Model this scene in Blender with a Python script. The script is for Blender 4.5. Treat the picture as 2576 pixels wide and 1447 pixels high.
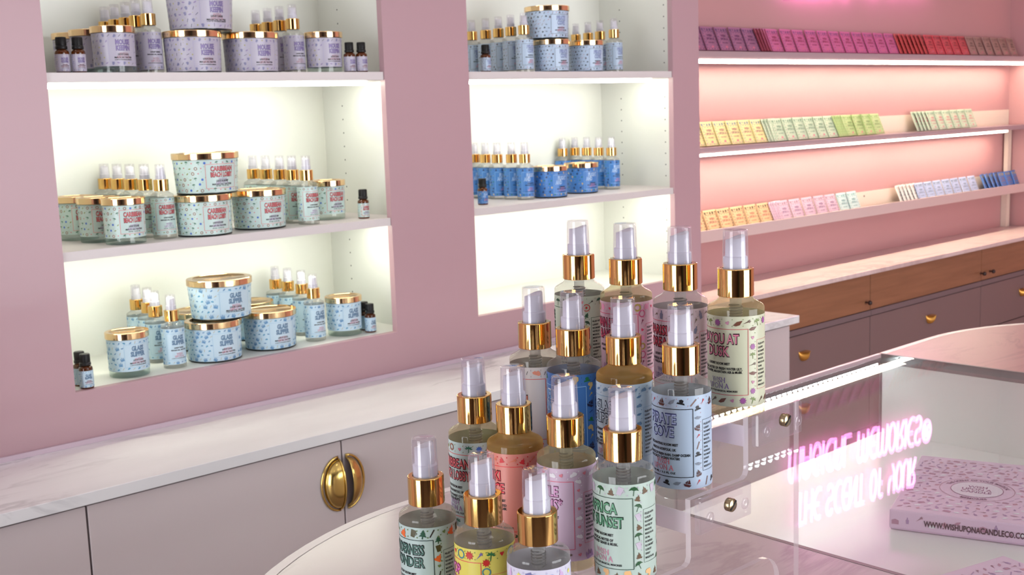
import bpy, bmesh, math, random
from mathutils import Vector, Matrix
random.seed(7)
for _o in list(bpy.data.objects): bpy.data.objects.remove(_o)
SC = bpy.context.scene
COL = SC.collection
PI = math.pi
H = 1.52            # camera height above the floor
# ---------------------------------------------------------------- camera
FPX, CX, CY = 2950.0, 1288.0, 723.5
RX = (0.73102598, -0.12517257, 0.67077034)      # rows: world X, Y, Z in camera (right, down, forward)
RY = (-0.681468, -0.08397347, 0.72701432)
RZ = (-0.03467534, -0.98857488, -0.14668788)
cam_d = bpy.data.cameras.new('camera'); cam = bpy.data.objects.new('camera', cam_d); COL.objects.link(cam)
cam_d.sensor_width = 36.0; cam_d.lens = FPX / 2576.0 * 36.0; cam_d.clip_start = 0.02; cam_d.clip_end = 60
cam.matrix_world = Matrix(((RX[0], -RX[1], -RX[2], 0), (RY[0], -RY[1], -RY[2], 0), (RZ[0], -RZ[1], -RZ[2], H), (0, 0, 0, 1)))
cam_d.dof.use_dof = True; cam_d.dof.focus_distance = 1.08; cam_d.dof.aperture_fstop = 22.0
SC.camera = cam
# ---------------------------------------------------------------- view, world
SC.view_settings.view_transform = 'Standard'; SC.view_settings.look = 'None'
SC.view_settings.exposure = 0.0; SC.view_settings.gamma = 1.0; SC.view_settings.use_curve_mapping = False
W = bpy.data.worlds.new('world'); SC.world = W; W.use_nodes = True
W.node_tree.nodes['Background'].inputs[0].default_value = (0.94, 0.96, 1.0, 1)
W.node_tree.nodes['Background'].inputs[1].default_value = 8.2
SC.cycles.max_bounces = 12; SC.cycles.transparent_max_bounces = 24; SC.cycles.transmission_bounces = 8
SC.cycles.glossy_bounces = 4; SC.cycles.diffuse_bounces = 4
SC.cycles.caustics_reflective = False; SC.cycles.caustics_refractive = False
SC.cycles.use_denoising = True; SC.cycles.sample_clamp_indirect = 6.0
P_LED_NICHE = 42.0; P_LED_WALL = 88.0; P_LED_CASE = 34.0; P_NEON = 12.0; P_CEIL = 5.0

def area_light(name, loc, rot, sx, sy, power, color=(1, 1, 1), portal=False):
    l = bpy.data.lights.new(name, 'AREA'); l.shape = 'RECTANGLE'; l.size = sx; l.size_y = sy
    l.energy = power; l.color = color
    if portal: l.cycles.is_portal = True
    o = bpy.data.objects.new(name, l); o.location = loc; o.rotation_euler = rot; COL.objects.link(o); return o
# shop windows in the near wall (y=-2.6) and in the left wall (x=-2.4)
area_light('window_portal', (2.27, -2.62, 1.235), (PI/2, 0, 0), 2.94, 2.23, 1, portal=True)
area_light('window_portal', (-2.42, .65, 1.235), (0, -PI/2, 0), 2.23, 1.6, 1, portal=True)
FILL_LAMPS = [(-0.6, -0.6), (1.2, 0.9), (3.4, 0.9), (1.2, -1.2), (3.4, -1.2)]  # unseen ceiling lamps, added to light the room

# ---------------------------------------------------------------- helpers
def unray(px, py):
    c = ((px - CX) / FPX, (py - CY) / FPX, 1.0)
    return Vector([sum(r[i] * c[i] for i in range(3)) for r in (RX, RY, RZ)])
def on_y(px, py, y):                       # point of the vertical plane y that stands where the photo shows it
    r = unray(px, py); t = y / r.y
    return Vector((r.x * t, y, r.z * t + H))
def on_z(px, py, z):
    r = unray(px, py); t = (z - H) / r.z
    return Vector((r.x * t, r.y * t, z))

MATS = {}
def lin(c):
    return tuple(((v / 12.92) if v <= 0.04045 else ((v + 0.055) / 1.055) ** 2.4) for v in c)
def mat(name, col=(0.8, 0.8, 0.8), rough=0.5, metal=0.0, emit=None, estr=0.0, noise=0.0, nscale=20.0, coat=0.0, trans=0.0, ior=1.45, alpha=1.0, bump=0.0):
    """col is an sRGB triple"""
    if name in MATS: return MATS[name]
    m = bpy.data.materials.new(name); m.use_nodes = True; nt = m.node_tree; b = nt.nodes['Principled BSDF']
    c = lin(col)
    b.inputs['Base Color'].default_value = (*c, 1); b.inputs['Roughness'].default_value = rough
    b.inputs['Metallic'].default_value = metal; b.inputs['IOR'].default_value = ior
    b.inputs['Coat Weight'].default_value = coat; b.inputs['Coat Roughness'].default_value = 0.05
    b.inputs['Transmission Weight'].default_value = trans; b.inputs['Alpha'].default_value = alpha
    if emit: b.inputs['Emission Color'].default_value = (*emit, 1); b.inputs['Emission Strength'].default_value = estr
    if noise or bump:
        tc = nt.nodes.new('ShaderNodeTexCoord'); n = nt.nodes.new('ShaderNodeTexNoise'); n.inputs['Scale'].default_value = nscale
        n.inputs['Detail'].default_value = 5
        nt.links.new(tc.outputs['Object'], n.inputs['Vector'])
        if noise:
            r = nt.nodes.new('ShaderNodeMapRange'); r.inputs['To Min'].default_value = 1 - noise; r.inputs['To Max'].default_value = 1 + noise
            nt.links.new(n.outputs['Fac'], r.inputs['Value'])
            mx = nt.nodes.new('ShaderNodeVectorMath'); mx.operation = 'SCALE'; mx.inputs[0].default_value = c
            nt.links.new(r.outputs[0], mx.inputs['Scale']); nt.links.new(mx.outputs[0], b.inputs['Base Color'])
        if bump:
            bp = nt.nodes.new('ShaderNodeBump'); bp.inputs['Strength'].default_value = bump; bp.inputs['Distance'].default_value = 0.002
            nt.links.new(n.outputs['Fac'], bp.inputs['Height']); nt.links.new(bp.outputs[0], b.inputs['Normal'])
    MATS[name] = m; return m
def marble(name, base, vein, rough=0.15, scale=1.0, fine=True, rotz=0.5):
    if name in MATS: return MATS[name]
    m = bpy.data.materials.new(name); m.use_nodes = True; nt = m.node_tree; b = nt.nodes['Principled BSDF']; N = nt.nodes.new; L = nt.links.new
    tc = N('ShaderNodeTexCoord'); mp = N('ShaderNodeMapping'); mp.inputs['Rotation'].default_value = (0, 0, rotz); mp.inputs['Scale'].default_value = (1.3 * scale, 4.0 * scale, 2.0 * scale)
    L(tc.outputs['Object'], mp.inputs[0])
    n1 = N('ShaderNodeTexNoise'); n1.inputs['Scale'].default_value = 1.8; n1.inputs['Detail'].default_value = 9; n1.inputs['Roughness'].default_value = 0.62; n1.inputs['Distortion'].default_value = 0.9
    L(mp.outputs[0], n1.inputs['Vector'])
    a = N('ShaderNodeMath'); a.operation = 'SUBTRACT'; a.inputs[1].default_value = 0.5; L(n1.outputs['Fac'], a.inputs[0])
    ab = N('ShaderNodeMath'); ab.operation = 'ABSOLUTE'; L(a.outputs[0], ab.inputs[0])
    r = N('ShaderNodeMapRange'); r.inputs['From Min'].default_value = 0.0; r.inputs['From Max'].default_value = 0.045; r.inputs['To Min'].default_value = 1.0; r.inputs['To Max'].default_value = 0.0
    L(ab.outputs[0], r.inputs['Value'])
    n2 = N('ShaderNodeTexNoise'); n2.inputs['Scale'].default_value = 1.1; n2.inputs['Detail'].default_value = 3; L(mp.outputs[0], n2.inputs['Vector'])
    r2 = N('ShaderNodeMapRange'); r2.inputs['From Min'].default_value = 0.42; r2.inputs['From Max'].default_value = 0.68; L(n2.outputs['Fac'], r2.inputs['Value'])
    mu = N('ShaderNodeMath'); mu.operation = 'MULTIPLY'; L(r.outputs[0], mu.inputs[0]); L(r2.outputs[0], mu.inputs[1])
    n3 = N('ShaderNodeTexNoise'); n3.inputs['Scale'].default_value = 0.9; n3.inputs['Detail'].default_value = 6; L(mp.outputs[0], n3.inputs['Vector'])
    r3 = N('ShaderNodeMapRange'); r3.inputs['From Min'].default_value = 0.45; r3.inputs['From Max'].default_value = 0.8; r3.inputs['To Max'].default_value = 0.5; L(n3.outputs['Fac'], r3.inputs['Value'])
    mx0 = N('ShaderNodeMath'); mx0.operation = 'MAXIMUM'; L(mu.outputs[0], mx0.inputs[0]); L(r3.outputs[0], mx0.inputs[1])
    mx = N('ShaderNodeMixRGB'); mx.inputs[1].default_value = (*lin(base), 1); mx.inputs[2].default_value = (*lin(vein), 1); L(mx0.outputs[0], mx.inputs[0])
    L(mx.outputs[0], b.inputs['Base Color']); b.inputs['Roughness'].default_value = rough
    MATS[name] = m; return m
def wood(name, c1, c2, rough=0.45):
    if name in MATS: return MATS[name]
    m = bpy.data.materials.new(name); m.use_nodes = True; nt = m.node_tree; b = nt.nodes['Principled BSDF']; N = nt.nodes.new; L = nt.links.new
    tc = N('ShaderNodeTexCoord'); mp = N('ShaderNodeMapping'); mp.inputs['Scale'].default_value = (1.5, 10, 22); L(tc.outputs['Object'], mp.inputs[0])
    n = N('ShaderNodeTexNoise'); n.inputs['Scale'].default_value = 2.2; n.inputs['Detail'].default_value = 8; n.inputs['Distortion'].default_value = 0.6; L(mp.outputs[0], n.inputs['Vector'])
    mx = N('ShaderNodeMixRGB'); mx.inputs[1].default_value = (*lin(c1), 1); mx.inputs[2].default_value = (*lin(c2), 1)
    r = N('ShaderNodeMapRange'); r.inputs['From Min'].default_value = 0.3; r.inputs['From Max'].default_value = 0.7; L(n.outputs['Fac'], r.inputs['Value']); L(r.outputs[0], mx.inputs[0])
    L(mx.outputs[0], b.inputs['Base Color']); b.inputs['Roughness'].default_value = rough
    MATS[name] = m; return m
def clear(name, tint=(1, 1, 1), ior=1.5, rough=0.0, body=0.0, bodycol=(0.9, 0.9, 0.9)):
    """thin clear sheet: passes light straight through, mirrors by Fresnel"""
    if name in MATS: return MATS[name]
    m = bpy.data.materials.new(name); m.use_nodes = True; nt = m.node_tree; nt.nodes.clear(); N = nt.nodes.new; L = nt.links.new
    o = N('ShaderNodeOutputMaterial'); t = N('ShaderNodeBsdfTransparent'); t.inputs[0].default_value = (*tint, 1)
    g = N('ShaderNodeBsdfGlossy'); g.inputs['Roughness'].default_value = rough; g.inputs[0].default_value = (1, 1, 1, 1)
    lw = N('ShaderNodeLayerWeight'); lw.inputs['Blend'].default_value = 0.5          # Schlick term, the same from both sides
    pw = N('ShaderNodeMath'); pw.operation = 'POWER'; pw.inputs[1].default_value = 8.2; L(lw.outputs['Facing'], pw.inputs[0])
    f0 = ((ior - 1) / (ior + 1)) ** 2
    f = N('ShaderNodeMath'); f.operation = 'MULTIPLY_ADD'; f.inputs[1].default_value = 1 - f0; f.inputs[2].default_value = f0; L(pw.outputs[0], f.inputs[0])
    mx = N('ShaderNodeMixShader'); L(f.outputs[0], mx.inputs[0]); L(t.outputs[0], mx.inputs[1]); L(g.outputs[0], mx.inputs[2])
    last = mx
    if body > 0:
        d1 = N('ShaderNodeBsdfDiffuse'); d1.inputs[0].default_value = (*bodycol, 1); d2 = N('ShaderNodeBsdfTranslucent'); d2.inputs[0].default_value = (*bodycol, 1)
        d = N('ShaderNodeMixShader'); L(d1.outputs[0], d.inputs[1]); L(d2.outputs[0], d.inputs[2])
        m2 = N('ShaderNodeMixShader'); m2.inputs[0].default_value = body; L(mx.outputs[0], m2.inputs[1]); L(d.outputs[0], m2.inputs[2]); last = m2
    L(last.outputs[0], o.inputs[0]); MATS[name] = m; return m
def glow(name, col, strength):
    if name in MATS: return MATS[name]
    m = bpy.data.materials.new(name); m.use_nodes = True; nt = m.node_tree; nt.nodes.clear()
    o = nt.nodes.new('ShaderNodeOutputMaterial'); e = nt.nodes.new('ShaderNodeEmission'); e.inputs[0].default_value = (*col, 1); e.inputs[1].default_value = strength
    nt.links.new(e.outputs[0], o.inputs[0]); MATS[name] = m; return m

class MB:
    def __init__(s): s.v = []; s.f = []; s.m = []; s.s = []
    def add(s, vs, fs, mi=0, smooth=False):
        b = len(s.v); s.v += [tuple(v) for v in vs]
        for f in fs: s.f.append([b + i for i in f]); s.m.append(mi); s.s.append(smooth)
        return s
    def box(s, x0, x1, y0, y1, z0, z1, mi=0):
        v = [(x, y, z) for x in (x0, x1) for y in (y0, y1) for z in (z0, z1)]
        return s.add(v, [(0, 1, 3, 2), (4, 6, 7, 5), (0, 4, 5, 1), (2, 3, 7, 6), (0, 2, 6, 4), (1, 5, 7, 3)], mi)
    def lathe(s, pts, n=32, mi=0, c=(0, 0), smooth=True):
        """one smooth band; pts are (radius, z) going up the outside"""
        vs = []; fs = []; k = len(pts)
        for i in range(n):
            a = 2 * PI * i / n
            for r, z in pts: vs.append((c[0] + r * math.cos(a), c[1] + r * math.sin(a), z))
        for i in range(n):
            j = (i + 1) % n
            for q in range(k - 1):
                if pts[q][0] < 1e-6: fs.append((i * k, j * k + q + 1, i * k + q + 1))
                elif pts[q + 1][0] < 1e-6: fs.append((i * k + q, j * k + q, i * k + q + 1))
                else: fs.append((i * k + q, j * k + q, j * k + q + 1, i * k + q + 1))
        return s.add(vs, fs, mi, smooth)
    def bands(s, bands, n=32, mi=0, c=(0, 0)):
        for b in bands: s.lathe(b, n, mi, c)
        return s
    def prism(s, poly, a0, a1, axis='y', mi=0, mi_side=None):
        """poly is 2D, counter-clockwise in the (x,z) plane for axis y, (x,y) for axis z"""
        n = len(poly); ms = mi if mi_side is None else mi_side
        if axis == 'y': A = [(p[0], a0, p[1]) for p in poly]; B = [(p[0], a1, p[1]) for p in poly]; f0, f1 = list(range(n)), list(range(2 * n - 1, n - 1, -1)); side = [(i, i + n, (i + 1) % n + n, (i + 1) % n) for i in range(n)]
        else: A = [(p[0], p[1], a0) for p in poly]; B = [(p[0], p[1], a1) for p in poly]; f0, f1 = list(range(n - 1, -1, -1)), list(range(n, 2 * n)); side = [(i, (i + 1) % n, (i + 1) % n + n, i + n) for i in range(n)]
        s.add(A + B, [f0, f1], mi); s.add(A + B, side, ms); return s
    def tube(s, pts, r, n=8, mi=0, caps=True):
        q = [Vector(p) for p in pts]; q = [q[0]] + [b for a, b in zip(q, q[1:]) if (a - b).length > 1e-6]; pts = [q[0]]
        for i in range(1, len(q) - 1):          # keep the section round through sharp corners
            a, b = (q[i] - q[i - 1]), (q[i + 1] - q[i])
            if a.length > 2.2 * r and b.length > 2.2 * r and a.angle(b) > .5: pts += [q[i] - a.normalized() * r, q[i] - a.normalized() * r * .25 + b.normalized() * r * .25, q[i] + b.normalized() * r]
            else: pts.append(q[i])
        pts.append(q[-1]); vs = []; fs = []; m = len(pts); prev = None
        for i, p in enumerate(pts):
            t = (pts[min(i + 1, m - 1)] - pts[max(i - 1, 0)]).normalized()
            if prev is None: u = t.cross(Vector((0, 0, 1)) if abs(t.z) < 0.9 else Vector((0, 1, 0))).normalized()
            else: u = (prev - t * prev.dot(t)).normalized()
            prev = u; w = t.cross(u)
            for k in range(n): a = 2 * PI * k / n; vs.append(p + (u * math.cos(a) + w * math.sin(a)) * r)
        for i in range(m - 1):
            for k in range(n): fs.append((i * n + k, i * n + (k + 1) % n, (i + 1) * n + (k + 1) % n, (i + 1) * n + k))
        if caps: fs.append(tuple(range(n))[::-1]); fs.append(tuple((m - 1) * n + k for k in range(n)))
        return s.add(vs, fs, mi, True)
    def build(s, name, mats, parent=None, loc=None, rot=None, bevel=0.0, scale=None):
        me = bpy.data.meshes.new(name); me.from_pydata(s.v, [], s.f)
        if not isinstance(mats, (list, tuple)): mats = [mats]
        for m in mats: me.materials.append(m)
        me.polygons.foreach_set('material_index', s.m); me.polygons.foreach_set('use_smooth', s.s); me.update()
        o = bpy.data.objects.new(name, me); COL.objects.link(o)
        if parent is not None: o.parent = parent
        if loc is not None: o.location = loc
        if rot is not None: o.rotation_euler = rot
        if bevel > 0:
            b = o.modifiers.new('bevel', 'BEVEL'); b.width = bevel; b.segments = 2; b.limit_method = 'ANGLE'
        return o
def tag(o, label, cat, group=None):
    o['label'] = label; o['category'] = cat
    if group: o['group'] = group
    return o
def thing(name, label, cat, loc=(0, 0, 0), rotz=0.0, group=None):
    o = bpy.data.objects.new(name, None); COL.objects.link(o); o.location = loc; o.rotation_euler = (0, 0, rotz)
    return tag(o, label, cat, group)
def structure(o): o['kind'] = 'structure'; return o
def copy_tree(src, parent=None):
    c = src.copy(); COL.objects.link(c); c.parent = parent
    for ch in list(src.children): copy_tree(ch, c)
    return c

# ---------------------------------------------------------------- lettering
_tc = {}
def text2d(s, bold=0.0):
    """flat mesh of a string: cap height 1, left edge 0; returns verts, faces, width"""
    k = (s, bold)
    if k in _tc: return _tc[k]
    cu = bpy.data.curves.new('t', 'FONT'); cu.body = s; cu.size = 1.0; cu.offset = bold; cu.resolution_u = 2; cu.fill_mode = 'FRONT'
    ob = bpy.data.objects.new('t', cu); me = ob.to_mesh()
    h = 0.73
    vs = [(v.co.x / h, v.co.y / h) for v in me.vertices]; fs = [tuple(p.vertices) for p in me.polygons]
    ob.to_mesh_clear(); bpy.data.objects.remove(ob); bpy.data.curves.remove(cu)
    x0 = min((v[0] for v in vs), default=0); x1 = max((v[0] for v in vs), default=0)
    _tc[k] = ([(a - x0, b) for a, b in vs], fs, x1 - x0); return _tc[k]
def put_text(mb, fn, s, u, v, h, mi, width=None, bold=0.02, sx=0.82, off=0.0003, align='c', grow=0.0):
    vs, fs, w = text2d(s, bold)
    k = h * sx if width is None else width / max(w, 1e-6)
    W_ = w * k; x0 = u - (W_ / 2 if align == 'c' else 0)
    mb.add([fn(x0 + a * k, v + (b - 0.5) * h, off) for a, b in vs], fs, mi)

# ---------------------------------------------------------------- label art
def M_heart(): return [[(0, -.5), (.28, -.2), (.5, .12), (.42, .38), (.2, .44), (0, .25), (-.2, .44), (-.42, .38), (-.5, .12), (-.28, -.2)]]
def M_star(n=5, r=.22): return [[((.5 if i % 2 == 0 else r) * math.sin(PI * i / n), (.5 if i % 2 == 0 else r) * math.cos(PI * i / n)) for i in range(2 * n)]]
def M_disc(n=10): return [[(.5 * math.cos(2 * PI * i / n), .5 * math.sin(2 * PI * i / n)) for i in range(n)]]
def M_ring(n=14, r=.36):
    return [[(.5 * math.cos(2 * PI * i / n), .5 * math.sin(2 * PI * i / n)), (.5 * math.cos(2 * PI * (i + 1) / n), .5 * math.sin(2 * PI * (i + 1) / n)), (r * math.cos(2 * PI * (i + 1) / n), r * math.sin(2 * PI * (i + 1) / n)), (r * math.cos(2 * PI * i / n), r * math.sin(2 * PI * i / n))] for i in range(n)]
def M_wheel(): return M_ring(14, .4) + [[(-.03 * math.sin(a), .03 * math.cos(a)), (.45 * math.cos(a), .45 * math.sin(a)), (.03 * math.sin(a), -.03 * math.cos(a))] for a in [i * PI / 4 for i in range(8)]] + [[(.14 * math.cos(i), .14 * math.sin(i)) for i in range(6)]]
def M_tree(): return [[(0, .5), (.16, .28), (.1, .28), (.3, .04), (.16, .06), (.42, -.28), (.06, -.22), (.06, -.5), (-.06, -.5), (-.06, -.22), (-.42, -.28), (-.16, .06), (-.3, .04), (-.1, .28), (-.16, .28)]]
def M_flame(): return [[(0, .5), (.12, .2), (.26, .1), (.28, -.25), (.5, -.3), (.34, -.5), (-.34, -.5), (-.5, -.3), (-.28, -.25), (-.3, .05), (-.1, .15)]]
def M_palm(): return [[(-.04, -.5), (.04, -.5), (.05, .1), (.3, .0), (.5, .12), (.25, .2), (.42, .4), (.1, .28), (0, .5), (-.1, .28), (-.42, .4), (-.25, .2), (-.5, .12), (-.3, .0), (-.05, .1)]]
def M_shoot(): s = M_star()[0]; return [[(x * .55 + .25, y * .55 + .2) for x, y in s], [(.12, .22), (.2, .06), (-.5, -.4)]]
def M_hat(): return [[(-.5, -.2), (.5, -.2), (.38, .02), (.2, .0), (.26, .32), (-.02, .44), (-.28, .3), (-.2, .0), (-.42, .02)]]
def M_leaf(): return [[(-.5, -.15), (-.1, .2), (.5, .3), (.2, -.15), (-.2, -.25)]]
def M_slash(): return [[(-.35, -.45), (-.22, -.5), (.38, .42), (.24, .5)]]
def M_cup(): return [[(-.3, .4), (.3, .4), (.22, -.4), (-.22, -.4)], [(.3, .2), (.48, .1), (.3, -.15), (.28, -.05), (.38, .08), (.28, .1)]]
def M_towers(): return [[(-.45, -.5), (-.45, .1), (-.34, .35), (-.22, .1), (-.22, -.05), (-.1, -.05), (-.1, .25), (0, .5), (.1, .25), (.1, -.05), (.22, -.05), (.22, .1), (.34, .35), (.45, .1), (.45, -.5)]]
def M_bottle(): return [[(-.18, -.5), (.18, -.5), (.22, .05), (.08, .2), (.08, .45), (-.08, .45), (-.08, .2), (-.22, .05)]]
def M_burst(): return M_star(9, .3)
def M_cloud(): return [[(-.5, -.15), (-.3, .15), (-.1, .12), (.05, .3), (.28, .22), (.5, -.05), (.35, -.25), (-.3, -.28)]]
def M_land(): return [[(-.3, .42), (.15, .5), (.32, .15), (.22, -.1), (.12, -.5), (-.08, -.4), (-.06, -.05), (-.38, .02), (-.44, .25)]]
def M_diamond(): return [[(0, .5), (.35, 0), (0, -.5), (-.35, 0)]]
def M_ship(): return [[(-.5, -.2), (-.3, -.5), (.3, -.5), (.5, -.2)], [(-.05, -.15), (.38, -.1), (.05, .5)], [(-.1, -.15), (-.1, .35), (-.35, -.1)]]
def M_coconut(): return M_ring(12, .3)
def M_umb(): return [[(-.5, 0), (-.3, .3), (0, .42), (.3, .3), (.5, 0), (.25, .08), (.03, .02), (.03, -.5), (-.03, -.5), (-.03, .02), (-.25, .08)]]

DARK = (0.07, 0.07, 0.08)
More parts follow.
